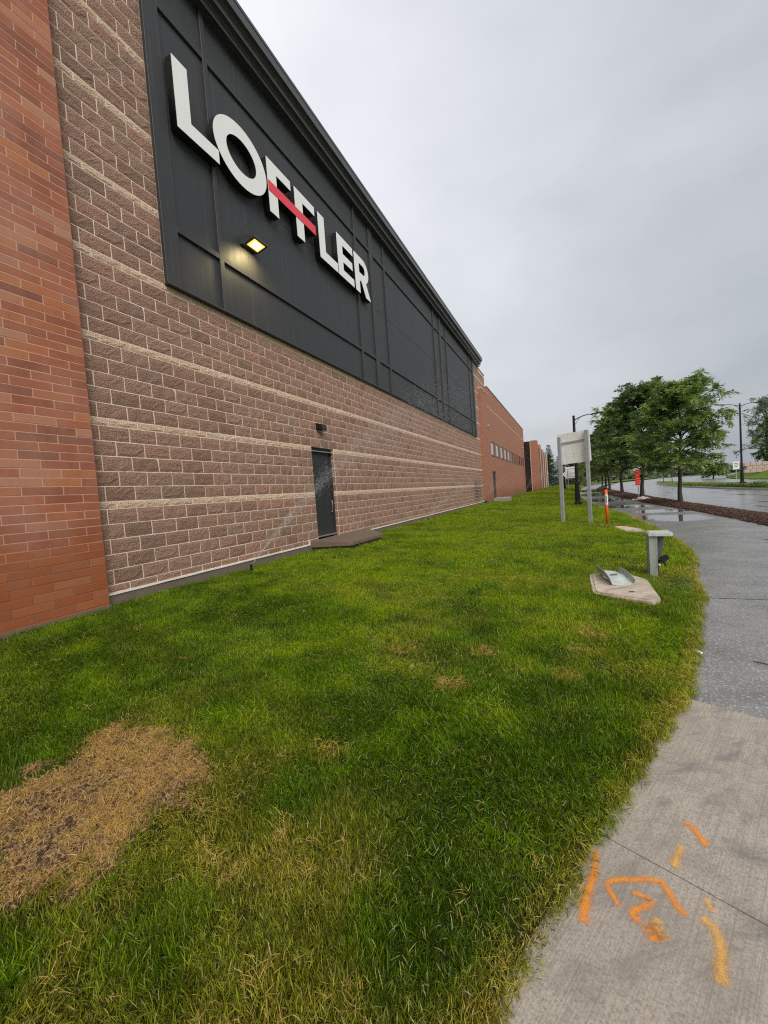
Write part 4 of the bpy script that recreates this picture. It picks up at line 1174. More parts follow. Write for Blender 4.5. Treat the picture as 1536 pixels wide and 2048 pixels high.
# orange marker post
mk = tag(empty('marker_post', (1.15, 14.89, lz(1.15, 14.89))), 'orange plastic marker post with a white label in the grass', 'marker')
zb = lz(1.15, 14.89)
b = MB(); b.tube([(1.15, 14.89, zb - .15), (1.152, 14.89, zb + 1.18)], 0.044, 14); obj('tube', b, 'orange', mk, smooth=True)
b = MB(); b.lathe((1.152, 14.89, zb + 1.18), [(0.048, -0.02), (0.048, 0.02), (0.03, 0.045), (0, 0.05)], 14); obj('cap', b, 'darkplastic', mk)
b = MB(); b.tube([(1.151, 14.89, zb + 0.66), (1.152, 14.89, zb + 0.995)], 0.0465, 14, False); obj('label_band', b, 'whitelabel', mk, smooth=True)
vdir = Vector((0 - 1.151, 0 - 14.89, 0)).normalized(); vs_ = Vector((-vdir.y, vdir.x, 0))
b = MB()
for k in range(9):                      # rows of small print running up the label
    z = zb + 0.735 + k * 0.026
    wv = 0.014 + 0.004 * math.sin(k * 3.1)
    c = Vector((1.151, 14.89, z)) + vdir * 0.0475
    b.obox(c, vs_, vdir, (0, 0, 1), wv, 0.001, 0.009)
obj('print', b, 'labelink', mk)
b = MB(); c = Vector((1.151, 14.89, zb + 0.69)) + vdir * 0.0475; b.obox(c + vs_ * 0.004, vs_, vdir, (0, 0, 1), 0.008, 0.001, 0.006); obj('print', b, 'labelink', mk)

# red sign on a post weighed down by a stone heap at the path's edge
rd = tag(empty('red_sign', (4.2, 30.5, 0.02)), 'tall narrow red sign on a thin post beside the wet path', 'sign')
obj('post', MB().tube([(4.20, 30.5, 0.0), (4.20, 30.5, 2.0)], 0.028, 8), 'galv', rd)
u = Vector((0.80, 0.6, 0)); n_ = Vector((0.6, -0.8, 0))
b = MB(); b.obox((4.17, 30.45, 1.47), u, n_, (0, 0, 1), 0.17, 0.010, 0.50); obj('panel', b, 'redsign', rd)
b = MB()
for z, w in ((1.86, .10), (1.62, .12), (1.60, .08), (1.40, .11), (1.25, .09), (1.10, .11)):
    b.obox(Vector((4.17, 30.45, z)) + n_ * 0.0115, u, n_, (0, 0, 1), w, 0.001, 0.022)
obj('mark', b, 'redsign2', rd)
def rock(c, sx, sy, sz, seed):
    bm = bmesh.new(); bmesh.ops.create_icosphere(bm, subdivisions=2, radius=1.0)
    for v in bm.verts:
        d = mnoise.noise(v.co * 1.7 + Vector((seed, seed * 2, 0))) * 0.38 + mnoise.noise(v.co * 4.1 + Vector((seed, 0, 3))) * 0.12
        v.co = v.co * (1 + d)
        v.co = Vector((v.co.x * sx, v.co.y * sy, max(v.co.z, -0.35) * sz)) + Vector(c)
    me = bpy.data.meshes.new('stone'); bm.to_mesh(me); bm.free(); return me
rk = tag(empty('stone_heap', (4.2, 29.6, 0.02)), 'heap of pale broken stones at the foot of the red sign', 'stones')
for i, (dx, dy, s) in enumerate([(0, 0, .26), (.22, .1, .22), (-.2, -.05, .17), (.42, -.05, .15), (-.42, .05, .12), (.62, .12, .11), (.1, -.2, .12), (-.12, .2, .15), (.75, -.1, .06)]):
    obj('stone', rock((4.22 + dx, 29.6 + dy, 0.02 + s * .28), s, s * .9, s * .72, i * 3.3), 'stone', rk)

# telephone pedestal with its cover off
pd = tag(empty('utility_pedestal', (1.17, 7.22, lz(1.17, 7.22))), 'grey-green utility pedestal with its front open beside the path', 'utility box')
z0, z1 = lz(1.17, 7.22) - 0.05, 0.66
def quadbox(b, pts, vec): b.prism(pts, vec)
b = MB(); b.prism([(1.09, 7.14, z0), (1.185, 7.125, z0), (1.195, 7.125, z1), (1.09, 7.14, z1)], (0.002, 0.014, 0)); obj('side_panel', b, 'pedgreen', pd)
b = MB(); b.prism([(1.088, 7.156, z0), (1.088, 7.39, z0), (1.088, 7.39, z1), (1.088, 7.156, z1)], (0.014, 0, 0)); obj('back_panel', b, 'pedgreen', pd)
b = MB(); b.prism([(1.104, 7.388, z0 + .12), (1.255, 7.388, z0 + .16), (1.335, 7.388, z1), (1.104, 7.388, z1)], (0, -0.012, 0)); obj('side_panel', b, 'peddark', pd)
b = MB(); b.prism([(1.082, 7.10, z1 + .002), (1.36, 7.075, z1 + .002), (1.385, 7.09, z1 + .012), (1.385, 7.42, z1 + .012), (1.36, 7.435, z1 + .002), (1.082, 7.415, z1 + .002)], (0, 0, 0.038)); obj('cap', b, 'pedcap', pd)
b = MB(); b.prism([(1.10, 7.12, z1 + .0405), (1.35, 7.10, z1 + .0405), (1.37, 7.12, z1 + .0405), (1.37, 7.40, z1 + .0405), (1.10, 7.40, z1 + .0405)], (0, 0, 0.012)); obj('cap_top', b, 'pedcap', pd)
b = MB(); b.obox((1.30, 7.27, 0.30), Vector((0.8, 0, 0.6)), (0, 1, 0), Vector((-0.6, 0, 0.8)), 0.055, 0.04, 0.035); obj('splice_block', b, 'darkplastic', pd)
b = MB()
for k in range(5):
    r_ = random.Random(k)
    pts = [(1.16 + .02 * k, 7.27 + r_.uniform(-.05, .05), z0 + .02)]
    for s in range(1, 6):
        pts.append((1.16 + .03 * s + r_.uniform(-.02, .02), 7.27 + r_.uniform(-.07, .07), 0.10 + 0.16 * math.sin(s / 5 * math.pi * .8) + r_.uniform(-.02, .03)))
    b.tube(pts, 0.006, 6)
obj('cable', b, 'darkplastic', pd)
b = MB(); b.tube([(1.22, 7.2, .2), (1.22, 7.2, .225)], 0.016, 8); obj('connector', b, 'whitelabel', pd)

# ground lids
def lid(name, pts, z, label, rim=True):
    root = tag(empty(name, (sum(p[0] for p in pts) / len(pts), sum(p[1] for p in pts) / len(pts), z - .05)), label, 'lid')
    cx = sum(p[0] for p in pts) / len(pts); cy = sum(p[1] for p in pts) / len(pts)
    polyslab('collar', pts, z - .12, z, 'padconc', root, 0.008)
    ins = [(cx + (x - cx) * .90, cy + (y - cy) * .93) for x, y in pts]
    polyslab('cover', ins, z - 0.002, z + 0.012, 'padconc', root, 0.004)
    b = MB(); b.tube([(cx - .02, cy - .38, z + .013), (cx + .035, cy - .40, z + .013)], 0.008, 6); obj('lift_slot', b, 'darkplastic', root)
    return root
def rounded_poly(P, r, n=4):
    out = []
    m = len(P)
    for i in range(m):
        a, b, c = Vector((*P[i - 1], 0)), Vector((*P[i], 0)), Vector((*P[(i + 1) % m], 0))
        u = (a - b); v = (c - b); k = min(r, u.length * .4, v.length * .4)
        p, q = b + u.normalized() * k, b + v.normalized() * k
        for s in range(n + 1):
            t = s / n; w = p * (1 - t) ** 2 + b * 2 * t * (1 - t) + q * t * t; out.append((w.x, w.y))
    return out
lid('ground_vault', rounded_poly([(0.24, 5.80), (0.86, 5.50), (0.96, 5.62), (0.98, 6.70), (0.78, 7.08), (0.25, 7.02)], .10), 0.098, 'tan concrete vault lid in the grass under the bent metal cover')
lid('ground_vault', rounded_poly([(1.42, 12.55), (1.86, 12.50), (1.86, 13.2), (1.55, 14.05), (1.22, 14.10)], .10), 0.082, 'pale concrete vault lid near the orange marker post')

# bent sheet-metal cover lying on the vault lid
cv = tag(empty('metal_cover', (0.5, 6.55, 0.12)), 'bent pale-green sheet-metal cover lying on the tan vault lid', 'cover')
ax_ = Vector((0.17, -0.90, 0)).normalized(); bx_ = Vector((-ax_.y, ax_.x, 0)); 
o_ = Vector((0.345, 7.04, 0.118)); Lc, Wc, Fh = 0.84, 0.27, 0.10
b = MB(); n = 8; V = []
for i in range(n + 1):
    for j in range(4):
        u = i / n; v = j / 3
        sag = 0.02 * math.sin(u * 3.0) + 0.035 * (1 - u) + (0.012 * math.sin(u * 9 + v * 4))
        V.append(o_ + ax_ * Lc * (0.12 + .88 * u) + bx_ * Wc * v + Vector((0, 0, sag)))
F = [(i * 4 + j, i * 4 + j + 1, (i + 1) * 4 + j + 1, (i + 1) * 4 + j) for i in range(n) for j in range(3)]
m0 = len(V); V2 = V + [v - Vector((0, 0, .006)) for v in V]
F2 = F + [tuple(m0 + k for k in reversed(f)) for f in F]
edge = [i * 4 for i in range(n + 1)]; edge2 = [i * 4 + 3 for i in range(n + 1)]
for e in (edge, edge2, [0, 1, 2, 3], [n * 4 + k for k in range(4)]):
    for a, c in zip(e[:-1], e[1:]): F2.append((a, c, m0 + c, m0 + a))
b.add(V2, F2); obj('sheet', b, 'pedcap', cv)
for v, dz, u0, u1 in ((0.0, 1.0, -0.02, 1.0), (1.0, 0.75, 0.10, 0.98)):
    lo = []; hi = []
    for i in range(n + 1):
        u = u0 + (u1 - u0) * i / n
        sag = 0.02 * math.sin(u * 3.0) + 0.035 * (1 - u)
        base = o_ + ax_ * Lc * (0.12 + .88 * u) + bx_ * (Wc * v) + Vector((0, 0, sag))
        lo.append(base); hi.append(base + Vector((0, 0, Fh * dz * (1 - .35 * max(0, u - .8) / .2))) + bx_ * (0.02 if v else -0.02))
    b = MB(); V = lo + hi + [q + bx_ * .006 for q in lo] + [q + bx_ * .006 for q in hi]; k = n + 1
    F = [(i, i + 1, k + i + 1, k + i) for i in range(n)] + [(2 * k + i + 1, 2 * k + i, 3 * k + i, 3 * k + i + 1) for i in range(n)] + [(k + i, k + i + 1, 3 * k + i + 1, 3 * k + i) for i in range(n)] + [(0, k, 3 * k, 2 * k), (n, 2 * k + n, 3 * k + n, k + n)]
    b.add(V, F); obj('flange', b, 'pedgreen', cv)
b = MB(); b.obox(o_ + ax_ * .42 + bx_ * .14 + Vector((0, 0, .052)), ax_, bx_, (0, 0, 1), 0.012, 0.045, 0.006); obj('latch', b, 'peddark', cv)

# litter and twigs on the path
tag(obj('litter_scrap', MB().obox((0.97, 4.22, 0.012), Vector((0.5, -0.86, 0)), Vector((0.86, 0.5, 0)), (0, 0, 1), 0.032, 0.017, 0.008), 'litter'), 'small white scrap of litter where grass meets asphalt', 'litter')
tag(obj('twig', MB().tube([(1.31, 4.13, .006), (1.34, 4.105, .011), (1.37, 4.10, .008), (1.40, 4.075, .006)], [.002, .005, .0045, .002], 5), 'bark'), 'short dark twig on the near asphalt', 'twig')

# ------------------------------------------------------------------ far right: sign, retaining wall, stones
ws = tag(empty('regulatory_sign', (21.1, 70, 0.0)), 'small white sign on a post across the road', 'sign')
obj('post', MB().box(21.07, 21.13, 70.0, 70.05, -0.1, 2.5), 'galv', ws)
obj('sign_panel', MB().bbox(20.75, 21.45, 69.97, 69.995, 1.5, 2.55, 0.004), 'whitelabel', ws)
b = MB()
for z, w in ((2.30, .2), (2.08, .24), (1.86, .18)): b.box(21.1 - w, 21.1 + w, 69.966, 69.969, z - .05, z + .05)
obj('lettering', b, 'trimgrey', ws)
rw = tag(empty('retaining_wall', (28.5, 85, 0.9)), 'low pinkish stone retaining wall on the far slope', 'wall')
for k in range(9):
    x = 26.7 + k * 0.75
    for j in range(3):
        obj('stone_block', MB().bbox(x + (0.3 if j % 2 else 0), x + 0.73 + (0.3 if j % 2 else 0), 84.9 + .05 * random.random(), 85.5, 0.75 + j * .55, 1.29 + j * .55, .04), 'pinkstone', rw)
for (x, y, s, l) in ((30.5, 76, .5, 'pale boulder on the far grassy slope below the dark tree'), (28.2, 78, .55, 'dark low boulder on the far grassy slope near the retaining wall')):
    tag(obj('boulder', rock((x, y, float(verge_z(x, y)) + s * .2), s * 1.4, s, s * .6, x), 'stone' if x > 30 else 'trimgrey'), l, 'boulder')

# ------------------------------------------------------------------ trees
def leaf_mesh(name, P, T, N, L, W, bv, mat):
    """quads: base P, direction T, normal N, length L, width W (arrays)"""
    S = np.cross(T, N); S /= np.linalg.norm(S, axis=1, keepdims=True) + 1e-9
    tip = P + T * L[:, None]; mid = P + T * (L * 0.45)[:, None]
    V = np.stack([P, mid + S * (W * 0.5)[:, None], tip, mid - S * (W * 0.5)[:, None]], 1).reshape(-1, 3)
    F = np.arange(len(P) * 4).reshape(-1, 4)
    me = mesh_np(name, V, F, 4); set_attr(me, 'bv', bv); me.materials.append(MAT[mat]); return me
def unit(a): return a / (np.linalg.norm(a, axis=-1, keepdims=True) + 1e-9)
def limb(p, d, L, up_, droop, r, n=7):
    pts = [np.array(p, float)]; d = np.array(d, float)
    for i in range(n):
        u = (i + 1) / n
        dd = d + np.array([0, 0, up_ * (1 - u) - droop * u ** 1.5]) + r.normal(0, 0.10, 3)
        pts.append(pts[-1] + unit(dd) * L / n)
    return np.array(pts)
def broadleaf(seed, h, rx, base, nl, leaf, LL, WW, mat, trunk_r=0.11, fronds=9, leaflets=9, sx=(0, 0), layered=True, droop=0.55, sub=9):
    """local tree: returns trunk MB and crown mesh"""
    r = np.random.default_rng(seed); tb = MB()
    tp = [(0, 0, -0.2), (0, 0, 0.05)]; x = y = 0
    for k in range(1, 10):
        x += r.normal(0, 0.03); y += r.normal(0, 0.03); tp.append((x, y, h * 0.92 * k / 9))
    tb.tube(tp, [trunk_r * 1.45, trunk_r * 1.2] + [max(0.015, trunk_r * (1 - 0.9 * k / 9)) for k in range(1, 10)], 9)
    tp = np.array(tp)
    P, T, N, B = [], [], [], []
    for i in range(nl):
        f = (i + 0.5) / nl; z = base + (h * 0.93 - base) * f ** 0.9
        az = i * 2.39996 + r.normal(0, 0.25)
        prof = math.sqrt(max(0.05, 1 - ((f - 0.33) / 0.76) ** 2))
        L = rx * max(0.22, prof) * r.uniform(0.68, 1.18)
        el = 0.10 + 1.0 * f ** 1.1
        d = np.array([math.cos(az) * math.cos(el) + sx[0] * .25, math.sin(az) * math.cos(el) + sx[1] * .25, math.sin(el)])
        p = [np.interp(z, tp[:, 2], tp[:, 0]), np.interp(z, tp[:, 2], tp[:, 1]), z]
        pts = limb(p, d, L, 0.35, droop, r)
        r0 = trunk_r * 0.42 * (1 - 0.6 * f)
        tb.tube(pts, [max(0.008, r0 * (1 - .85 * k / 7)) for k in range(8)], 5, False)
        for s in range(sub):
            u = r.uniform(0.22, 1.0); q = pts[min(6, int(u * 7))] * (1 - (u * 7 % 1)) + pts[min(7, int(u * 7) + 1)] * (u * 7 % 1)
            t = unit(pts[min(7, int(u * 7) + 1)] - pts[min(6, int(u * 7))]); side = np.cross(t, [0, 0, 1]); side = unit(side) * r.choice([-1, 1])
            dd = unit(t * r.uniform(.2, .9) + side * r.uniform(.4, 1.0) + np.array([0, 0, r.uniform(-.1, .35)]))
            sl = L * r.uniform(.16, .38) * (1.15 - .5 * u)
            tw = limb(q, dd, sl, 0.1, 0.5, r, 4)
            tb.tube(tw, [0.010, 0.009, 0.007, 0.006, 0.004], 3, False)
            for w in range(fronds):
                a = r.uniform(0.1, 1.0) * 4; ia = min(3, int(a)); c = tw[ia] * (1 - a + ia) + tw[ia + 1] * (a - ia)
                fd_ = unit(unit(tw[ia + 1] - tw[ia]) + r.normal(0, .8, 3) * np.array([1, 1, .8]) + np.array([0, 0, -.18]))
                fl_len = leaf * r.uniform(.7, 1.25)
                sd_ = unit(np.cross(fd_, [0, 0, 1])); nn_ = unit(np.cross(sd_, fd_) + r.normal(0, .25, 3))
                bvv = np.clip(r.normal(.5, .25), 0, 1)
                for m in range(leaflets):
                    v = (m + .5) / leaflets; s2 = 1 if m % 2 else -1
                    P.append(c + fd_ * fl_len * v + np.array([0, 0, -0.22 * fl_len * v * v]))
                    T.append(unit(fd_ * .55 + sd_ * s2 * .9 + r.normal(0, .2, 3) + np.array([0, 0, -.15])))
                    N.append(unit(nn_ + r.normal(0, .3, 3))); B.append(bvv)
    P, T, N = np.array(P), np.array(T), np.array(N); n = len(P)
    me = leaf_mesh('crown', P, T, N, LL * r.uniform(.7, 1.3, n), WW * r.uniform(.7, 1.3, n), np.array(B), mat)
    return tb, me
def place_tree(name, proto, loc, rz, sc_, label, cat='tree', group=None, bark='bark'):
    t = empty(name, loc, rz); tag(t, label, cat, group); t.scale = (sc_[0], sc_[0], sc_[1])
    tm, cm = proto
    a = bpy.data.objects.new('trunk', tm); link(a, (0, 0, 0), (0, 0, 0), t, True)
    c = bpy.data.objects.new('crown', cm); link(c, (0, 0, 0), (0, 0, 0), t, True)
    return t
def proto(tb, cm):
    me = tb.mesh('trunk'); me.materials.append(MAT['bark'])
    for p in me.polygons: p.use_smooth = True
    return me, cm
LA = proto(*broadleaf(11, 6.5, 2.75, 1.75, 58, 0.32, 0.165, 0.070, 'leaf', 0.12, 10, 8, (0.0, 0), droop=.42, sub=9))
LB = proto(*broadleaf(23, 7.8, 2.75, 1.9, 56, 0.32, 0.18, 0.078, 'leaf_dark', 0.13, 9, 8, (-0.1, 0), droop=.36, sub=9))
zm = lambda x, y: float(mulch_z(np.array(x), np.array(y)))
place_tree('locust_tree', LA, (5.18, 24.63, zm(5.1, 24.6)), 0.4, (.85, .86), 'nearest leafy street tree in the mulch bed by the road', group='trees in the mulch bed')
place_tree('locust_tree', LB, (4.66, 32.3, 0.07), 1.1, (1.0, .92), 'second street tree in the mulch bed, just behind the red sign', group='trees in the mulch bed')
place_tree('locust_tree', LA, (4.55, 42.2, 0.07), 2.5, (1.1, 1.1), 'third street tree in the mulch bed, thin trunk beyond the red sign', group='trees in the mulch bed')
place_tree('locust_tree', LB, (4.62, 54.5, 0.07), 4.0, (1.0, .92), 'fourth street tree in the mulch bed, behind the orange marker post', group='trees in the mulch bed')
place_tree('locust_tree', LA, (4.75, 61.5, 0.07), 5.2, (1.05, 1.05), 'fifth street tree in the mulch bed, leaning near the far tip', group='trees in the mulch bed')
place_tree('locust_tree', LB, (5.4, 76, 0.07), 0.3, (1.0, .9), 'farthest street tree at the tip of the mulch bed', group='trees in the mulch bed')

SM = proto(*broadleaf(31, 4.2, 1.5, 1.5, 22, 0.30, 0.16, 0.08, 'leaf', 0.06, 6, 6, sub=6))
for (x, y, lb) in ((16.2, 82, 'small young tree in the median beyond the lamp'), (17.0, 93, 'small young tree near the far tip of the median')):
    place_tree('young_tree', SM, (x, y, 0.07), x, (1, 1), lb, group='young median trees')
BIG = proto(*broadleaf(41, 12.0, 4.6, 2.2, 40, 0.75, 0.42, 0.22, 'leaf_grey', 0.28, 4, 5, droop=.3, sub=6))
DRK = proto(*broadleaf(43, 8.0, 3.6, 0.5, 40, 0.55, 0.36, 0.17, 'leaf_dark', 0.2, 7, 7, droop=.5, sub=8))
MIDT = proto(*broadleaf(47, 7.0, 3.4, 0.8, 34, 0.6, 0.40, 0.20, 'leaf', 0.18, 6, 6, droop=.4, sub=7))
place_tree('cottonwood_tree', BIG, (34.6, 99, 2.0), 0.5, (1.0, .98), 'tall airy grey-green tree on the far slope behind the median lamp')
place_tree('cottonwood_tree', BIG, (43.5, 108, 2.5), 2.5, (1.1, 1.05), 'tall grey-green tree at the picture edge on the far slope')
place_tree('spreading_tree', DRK, (33.0, 90, 1.8), 1.0, (0.9, .95), 'dark dense tree on the far slope beside the retaining wall')
place_tree('spreading_tree', DRK, (39.0, 92, 2.2), 2.0, (1.0, 1.1), 'dark dense tree at the far edge of the slope')
place_tree('spreading_tree', MIDT, (27.6, 104, -.1), 2.9, (.7, .42), 'low green bushy tree left of the median lamp across the road')
far_spots = [(2.2, 128, .8, .72, 'rounded bright green tree at the end of the path, left of the lamp gap'), (5.6, 138, .9, .75, 'rounded green tree behind the far end of the path'), (10.5, 165, 1.0, .8, 'far green tree behind the row of street trees'), (-7, 150, 1.2, 1.2, 'far green tree behind the spruces')]
for i, (x, y, a, b_, lb) in enumerate(far_spots):
    place_tree('far_tree', MIDT, (x, y, 0.05), i * 1.3, (a * 1.3, b_ * 1.2), lb, group='distant trees at the end of the road')

def spruce(seed, h, rad, nw):
    r = np.random.default_rng(seed); tb = MB(); tb.tube([(0, 0, -.3), (0, 0, h * .5), (0, 0, h)], [.16, .09, .01], 7)
    P, T, N, B = [], [], [], []
    for i in range(nw):
        f = i / nw; z = 0.3 + (h - 0.35) * f; L = rad * (1 - f) ** 0.85 * r.uniform(.8, 1.15) + 0.12
        nb = 7
        for k in range(nb):
            az = k * 2 * math.pi / nb + i * .7 + r.normal(0, .2); l = L * r.uniform(.75, 1.15)
            d = np.array([math.cos(az), math.sin(az), 0.0])
            m = int(10 + l * 16)
            for q in range(m):
                u = r.uniform(.05, 1); c = np.array([0, 0, z]) + d * l * u + np.array([0, 0, 0.10 * u - 0.42 * l * u * u * .55 + (.10 * l if u > .85 else 0)])
                sd_ = np.cross(d, [0, 0, 1]) * r.choice([-1, 1])
                P.append(c + sd_ * r.uniform(0, .10) * l); T.append(unit(d * .7 + sd_ * r.uniform(.1, .9) + np.array([0, 0, r.uniform(-.5, .15)]))); N.append(unit(np.array([0, 0, 1.]) + r.normal(0, .5, 3))); B.append(np.clip(r.normal(.4 + .3 * u * (u > .8), .25), 0, 1))
    n = len(P); return tb, leaf_mesh('crown', np.array(P), np.array(T), np.array(N), .34 * r.uniform(.6, 1.2, n), .12 * r.uniform(.7, 1.3, n), np.array(B), 'needle')
SP = proto(*spruce(5, 10.4, 2.5, 34))
place_tree('spruce_tree', SP, (-3.6, 105, 0.3), 0, (1.0, 1.0), 'tallest dark spruce beside the far end of the glass wing')
place_tree('spruce_tree', SP, (-1.5, 112, 0.3), 1.3, (1.15, .76), 'shorter dark spruce directly left of the large sign')
place_tree('spruce_tree', SP, (0.9, 118, 0.3), 2.6, (1.1, .70), 'dark spruce partly hidden behind the large sign and its posts')

# low planting in the median: one mass of broad leaves
r = np.random.default_rng(77); n = 9000
yy = r.uniform(26, 63, n); xx = np.interp(yy, [a[1] for a in med[:8]], [a[0] for a in med[:8]]) + 0.35 + np.abs(r.normal(0, .55, n))
cl_ = fbm(xx, yy, 0.9, 4.4); keep = (cl_ > 0.40); xx, yy, cl_ = xx[keep], yy[keep], cl_[keep]; n = len(xx)
zz_ = 0.05 + r.uniform(0, 1, n) * (0.10 + 0.9 * (cl_ - .4)) * (1 - .7 * sstep(40, 52, yy))
az = r.uniform(0, 2 * math.pi, n)
me = leaf_mesh('median_planting', np.stack([xx, yy, zz_], 1), unit(np.stack([np.cos(az), np.sin(az), r.uniform(-.3, .9, n)], 1)), unit(np.stack([r.normal(0, .5, n), r.normal(0, .5, n), np.ones(n)], 1)), r.uniform(.12, .26, n), r.uniform(.06, .13, n), r.uniform(0, 1, n), 'hosta')
tag(obj('median_planting', me, None), 'low bright green leafy planting along the median kerb', 'planting', kind='stuff')
# far tree belt that reads as one mass
n = 16000; az = r.uniform(0, 2 * math.pi, n); xx = r.uniform(-90, 120, n); yy = 235 + r.normal(0, 6, n) + 0.1 * xx
top = 1.6 + 4.2 * fbm(xx, xx * 0 + 3, .06, 2.0); zz_ = top * r.uniform(0, 1, n) ** .75
me = leaf_mesh('treeline', np.stack([xx, yy, zz_], 1), unit(np.stack([np.cos(az), np.sin(az), r.uniform(-.5, .5, n)], 1)), unit(r.normal(0, 1, (n, 3))), r.uniform(1.2, 2.4, n), r.uniform(.8, 1.6, n), r.uniform(0, 1, n), 'leaf_grey')
tag(obj('treeline', me, None), 'hazy belt of distant trees along the horizon', 'trees', kind='stuff')

# ------------------------------------------------------------------ sprinklers and their spray
def sprinkler(x, y, z, label):
    t = tag(empty('sprinkler', (x, y, z)), label, 'sprinkler')
    obj('body', MB().lathe((x, y, z), [(.032, -.08), (.032, .03), (.022, .035), (.022, .10), (.0, .105)], 10), 'darkplastic', t)
    obj('nozzle', MB().bbox(x - .018, x + .018, y - .022, y + .022, z + .10, z + .135, .005), 'darkplastic', t)
def water_spray(x, y, z, az, el, v, tmax, n, spread, width, label, fan=0.0, seed=0, lenf=1.0):
    r = np.random.default_rng(seed)
    t = r.uniform(0, 1, n) ** 0.8 * tmax
    a = az + r.normal(0, spread, n) + r.uniform(-fan, fan, n); e = el + r.normal(0, spread * .8, n); vv = v * np.clip(1 + r.normal(0, .10, n), .6, 1.2)
    # drops break away from the jet and lose speed
    drag = np.exp(-0.25 * t * r.uniform(0.2, 1.6, n))
    hx = np.cos(e) * vv * t * drag
    P = np.stack([x + hx * np.sin(a), y + hx * np.cos(a), z + .12 + np.sin(e) * vv * t * drag - 4.9 * t * t], 1)
    Vv = np.stack([np.cos(e) * vv * np.sin(a), np.cos(e) * vv * np.cos(a), np.sin(e) * vv - 9.8 * t], 1)
    k = P[:, 2] > 0.1; P, Vv = P[k], Vv[k]; n = len(P)
    d = unit(Vv); L = r.uniform(.03, .13, n) * lenf; W = width * r.uniform(.5, 1.4, n)
    s = unit(np.cross(d, [0, 0, 1])); u_ = np.cross(s, d)
    V = np.stack([P - d * L[:, None] * .5, P + s * W[:, None], P - s * W[:, None] * .5 + u_ * W[:, None] * .87, P - s * W[:, None] * .5 - u_ * W[:, None] * .87, P + d * L[:, None] * .5], 1).reshape(-1, 3)
    b0 = np.arange(n)[:, None] * 5
    F = np.concatenate([b0 + np.array([[0, 2, 1]]), b0 + np.array([[0, 3, 2]]), b0 + np.array([[0, 1, 3]]), b0 + np.array([[4, 1, 2]]), b0 + np.array([[4, 2, 3]]), b0 + np.array([[4, 3, 1]])])
    me = mesh_np('water_spray', V, F, 3)
    tag(obj('water_spray', me, 'spray'), label, 'water', kind='stuff')
sp = [(-5.32, 5.62, 18, 43, 14.0, 1.0, 12000, .042, .0020, 'nearest sprinkler head at the wall foot left of the door', 'long arcing sprinkler jet crossing the black door and cladding', .05),
      (-5.30, 15.9, 20, 33, 10.0, .9, 2600, .035, .0032, 'sprinkler head at the wall foot beyond the landing', 'faint sprinkler spray along the block wall', .06),
      (-5.25, 27.0, 18, 32, 12.0, .9, 2200, .04, .0042, 'sprinkler head at the wall foot by the end of the blocks', 'faint sprinkler spray before the office corner', .10),
      (-4.9, 52.0, 24, 36, 12.5, 1.0, 2200, .05, .0070, 'sprinkler head near the far end of the office', 'white sprinkler spray before the dark glass wing', .16),
      (-3.0, 68.0, 62, 32, 12.5, 1.3, 3000, .07, .0080, 'far sprinkler head on the lawn crest before the spruces', 'fanning sprinkler spray in front of the dark spruces', .22)]
for i, (x, y, az, el, v, tm, n, spd, w, l1, l2, fan) in enumerate(sp):
    z = lz(x, y)
    sprinkler(x, y, z, l1)
    water_spray(x, y, z, math.radians(az), math.radians(el), v, tm, n, spd, w, l2, fan, i)

# ------------------------------------------------------------------ grass, straw and mulch chips
def tuft(seed, nb, rad, l0, l1, w0, w1, lean, mat, flat=0.0, segs=2):
    r = random.Random(seed); V = []; F = []; BV = []
    bias = r.uniform(0, 2 * math.pi)
    for k in range(nb):
        a = r.uniform(0, 2 * math.pi); q = rad * math.sqrt(r.random())
        x, y = q * math.cos(a), q * math.sin(a)
        L = r.uniform(l0, l1); w = r.uniform(w0, w1) * .5
        th = bias + r.gauss(0, 1.2); ln = abs(r.gauss(lean, lean * .5)) 
        if flat: ln = r.uniform(1.30, 1.62)
        dx, dy = math.cos(th), math.sin(th); sx, sy = -dy, dx
        tw = r.uniform(-.8, .8); sx, sy = sx * math.cos(tw) + dx * math.sin(tw), sy * math.cos(tw) + dy * math.sin(tw)
        pz = r.uniform(0.002, 0.02) if flat else -0.008; px, py = x, y; o = len(V); ang = ln * (.45 if not flat else .92)
        bv = r.random()
        for s in range(segs + 1):
            u = s / segs; ww = w * (1 - .35 * u) if s < segs else 0.0
            if s < segs:
                V += [(px + sx * ww, py + sy * ww, pz), (px - sx * ww, py - sy * ww, pz)]
            else: V += [(px, py, pz)]
            st = L / segs; px += dx * math.sin(ang) * st; py += dy * math.sin(ang) * st; pz += math.cos(ang) * st; ang += ln * .8 / segs * (1 + .5 * r.random())
        for s in range(segs - 1): F.append((o + 2 * s, o + 2 * s + 1, o + 2 * s + 3, o + 2 * s + 2)); BV.append(bv)
        F.append((o + 2 * segs - 2, o + 2 * segs - 1, o + 2 * segs)); BV.append(bv)
    b = MB(); b.v = V; b.f = F; me = b.mesh('tuft'); set_attr(me, 'bv', BV); me.materials.append(MAT[mat])
    return me
